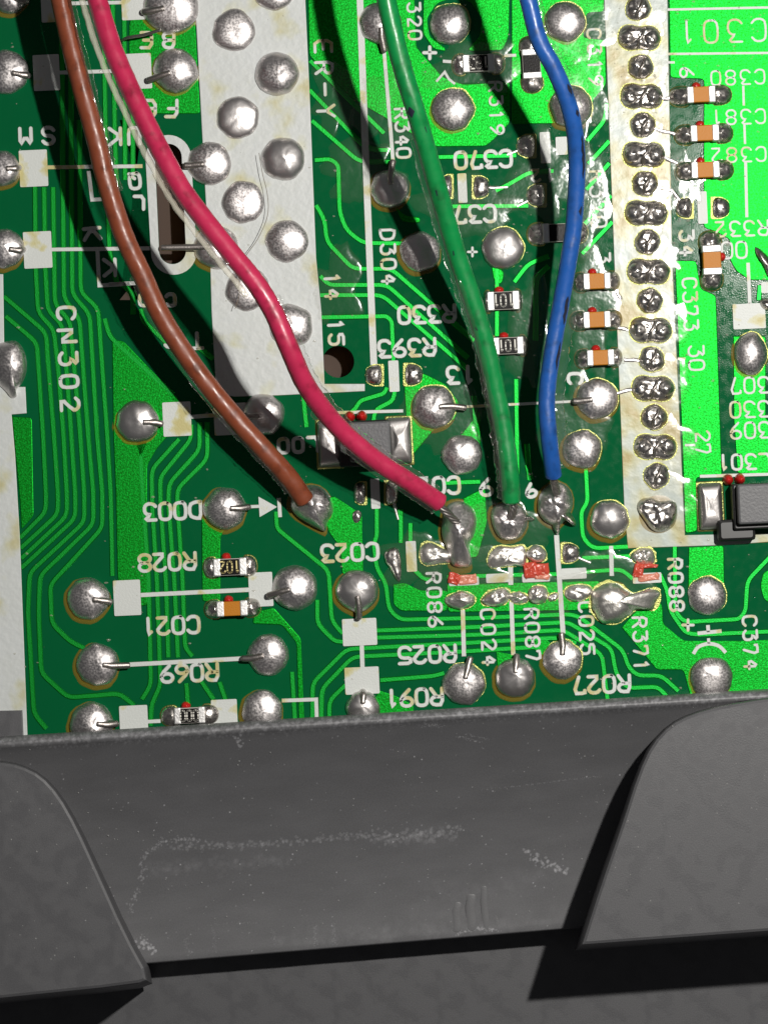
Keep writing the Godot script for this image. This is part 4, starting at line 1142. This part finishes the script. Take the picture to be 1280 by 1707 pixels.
func components() -> void:
	var up := 177.5 - 180.0
	chip(1166, 160, up, "capacitor", "tan chip capacitor at upper right, topmost of three beside the yellowed pin strip", 48, 28, 30)
	chip(1172, 224, up, "capacitor", "tan chip capacitor at upper right, middle one of three beside the yellowed pin strip", 48, 28, 26)
	chip(1173, 285, up, "capacitor", "tan chip capacitor at upper right, lowest of three right of the yellowed pin strip", 48, 28, 26)
	chip(1184, 435, 87.5, "capacitor", "tan chip capacitor standing upright beside the lettering C373", 50, 32, 26)
	chip(993, 470, up, "capacitor", "tan chip capacitor right of the blue wire, topmost of three beside the pin strip", 46, 28, 18)
	chip(993, 534, up, "capacitor", "tan chip capacitor right of the blue wire, middle one of three beside the pin strip", 46, 28, 22)
	chip(999, 597, up, "capacitor", "tan chip capacitor right of the blue wire, lowest of three with a slanted solder end", 46, 27, 20, true, "", 16.0)
	chip(388, 1014, up, "capacitor", "brown chip capacitor right of the lettering C021 at lower left", 52, 26, 22)
	chip(384, 945, up, "resistor", "black chip resistor marked 102 right of the lettering R028", 56, 30, 18, true, "102")
	chip(797, 107, up, "resistor", "black chip resistor marked 183 between two round joints at the top", 54, 30, 18, false, "183", -1.0, M.mark_white)
	chip(838, 502, up, "resistor", "black chip resistor marked 101 right of the green wire, upper one of two", 54, 32, 6, true, "101", -1.0, M.mark_white)
	chip(846, 577, up, "resistor", "black chip resistor marked 101 partly behind the green wire, lower one of two", 52, 30, 8, true, "101", -1.0, M.mark_white)
	chip(317, 1192, up, "resistor", "black chip resistor half hidden behind the grey case edge", 52, 28, 24, true, "000", -1.0, M.mark_white)
	chip(885, 108, 87.0, "resistor", "black chip resistor standing upright in the shadow of the blue wire", 50, 32, 24, false)
	chip(929, 389, up, "resistor", "black chip resistor lying crosswise under the blue wire", 52, 32, 26, false)
	inductor(607, 738, "black inductor block with two red glue dots under the red wire", false)
	inductor(1250, 842, "black inductor block with two red glue dots at the right edge", true)
	# a loose hair on the white strip
	var h := Shape.new()
	var q := []
	for a in [[432, 255], [438, 290], [446, 325], [446, 360], [430, 398], [408, 430], [398, 460], [399, 490], [392, 515]]: q.append(P(a[0], a[1], 0.55))
	tube(h, spline(q, 5), 0.000014, 6)
	var ho := obj("loose_hair", h, M.hair, self)
	tag(ho, "thin curved hair lying across the solder joints of the white strip", "hair")

func inductor(x: float, y: float, label: String, right: bool) -> void:
	var t := thing("inductor", label, "inductor", P(x, y, 0), deg_to_rad(2.5), "inductors soldered on the board")
	var base := Shape.new()
	lbox(base, 0 if not right else 12, 2, 84 if not right else 92, 76, 0.1, 1.2, 3.0)
	obj("base", base, M.ferrite_black, t)
	var top := Shape.new()
	lbox(top, 10 if not right else 24, 0 if not right else -2, 68 if not right else 104, 66, 1.15, 1.75, 3.5)
	obj("core", top, M.ferrite, t)
	if right:
		var lug := Shape.new()
		lbox(lug, -28, 40, 62, 36, 0.08, 0.9, 5.0)
		obj("lug", lug, M.ferrite_black, t)
	for sd in [-1, 1]:
		var w := 40.0
		var cx: float = sd * (58.0 if not right else 66.0) + (1.0 if not right else -1.0)
		if right and sd > 0: cx = 100.0
		var e := Shape.new()
		joints += 1
		blob(e, Vector2(cx, -1), rrect(cx, -1, w, 78, 4.0, 0.0, 5), 0.62, 7.0, 0.5, 0.03, joints, 0.0, true)
		obj("terminal", e, M.terminal, t)
		var p := Shape.new()
		blob(p, Vector2(cx, -1), rrect(cx, -1, w + 7, 84, 3.0, 0.0, 5), 0.07, 9.0, 0.5, 0.0, joints, 0.0, true)
		obj("pad", p, M.pad, t)
	for k in 2:
		var g := Shape.new()
		joints += 1
		var c := Vector2(-22 + k * 20 - (14 if right else 0), -44)
		blob(g, c, circle(c, 9.0, 9.5, 16, 0.03, joints), 0.62, 2.0, 0.5, 0.01, joints, 0.0, true)
		obj("glue_dot", g, M.red_glue, t)

func wires() -> void:
	wire("brown_wire", "brown insulated wire soldered at the white printed arrow", [[96, -60, 4.2], [102, 0, 4.1], [130, 120, 4.1], [160, 230, 4.0], [177, 300, 3.8], [206, 390, 3.5], [236, 455, 3.2], [271, 530, 2.9], [330, 620, 2.5], [395, 700, 2.2], [445, 755, 1.9], [482, 797, 1.5], [508, 834, 1.0]], 0.45, M.brown,
		[[500, 822, 1.1], [514, 842, 0.9], [524, 852, 0.8]], [[0.0, 0.36, 0.15, 0.2, 0.95], [0.5, 0.95, PI, 0.16, 0.95]], [])
	wire("red_wire", "pinkish red insulated wire soldered beside the red glue patch", [[148, -60, 5.5], [163, 0, 5.6], [190, 85, 5.9], [230, 175, 6.3], [270, 255, 6.7], [310, 325, 7.1], [380, 415, 7.5], [425, 470, 7.6], [456, 520, 7.5], [482, 580, 7.3], [512, 645, 6.2], [562, 710, 4.6], [620, 762, 3.6], [680, 802, 2.6], [733, 838, 1.7]], 0.44, M.red,
		[[722, 832, 1.8], [742, 852, 1.5], [758, 868, 1.1], [768, 876, 0.9]], [[0.0, 0.52, PI, 0.13, 1.5, 0.8, 1], [0.05, 0.45, 2.6, 0.1, 1.1], [0.55, 0.98, 0.15, 0.2, 0.95], [0.75, 1.0, PI, 0.16, 1.0]], [])
	wire("green_wire", "green insulated wire with clear glue, soldered next to the lettering C024", [[636, -60, 7.8], [644, 0, 7.6], [667, 100, 7.2], [697, 200, 6.6], [731, 320, 5.0], [760, 420, 3.8], [787, 500, 3.1], [808, 570, 2.6], [826, 650, 2.1], [840, 720, 1.8], [849, 790, 1.6], [852, 836, 1.3]], 0.43, M.green,
		[[852, 830, 1.3], [856, 846, 1.1], [852, 862, 0.8]], [[0.3, 0.98, PI, 0.24, 0.9], [0.5, 0.95, 2.5, 0.2, 0.9]], [[0.255, 0.275, 1.6, 2.6], [0.285, 0.3, 0.7, 1.4], [0.36, 0.375, 1.2, 2.6], [0.45, 0.465, 1.3, 2.4], [0.6, 0.61, 1.5, 2.8]])
	wire("blue_wire", "blue insulated wire with dark ink marks, soldered left of the yellowed pin strip", [[862, -60, 7.2], [880, 0, 7.2], [898, 67, 7.0], [926, 120, 6.7], [951, 188, 6.0], [961, 262, 5.0], [957, 365, 4.2], [948, 430, 3.9], [935, 504, 3.4], [920, 588, 3.1], [911, 662, 2.9], [914, 722, 2.7], [920, 776, 2.0], [922, 792, 1.7]], 0.385, M.blue,
		[[921, 786, 1.8], [924, 806, 1.4], [928, 822, 1.0]], [[0.0, 0.45, 0.1, 0.16, 1.05], [0.62, 0.93, 0.0, 0.34, 1.2, 0.5]], [[0.26, 0.285, 0.5, 1.3], [0.3, 0.32, 0.5, 1.2], [0.345, 0.42, 0.45, 1.1], [0.44, 0.46, 0.6, 1.2], [0.6, 0.65, 0.5, 1.2], [0.67, 0.72, 0.5, 1.1]])
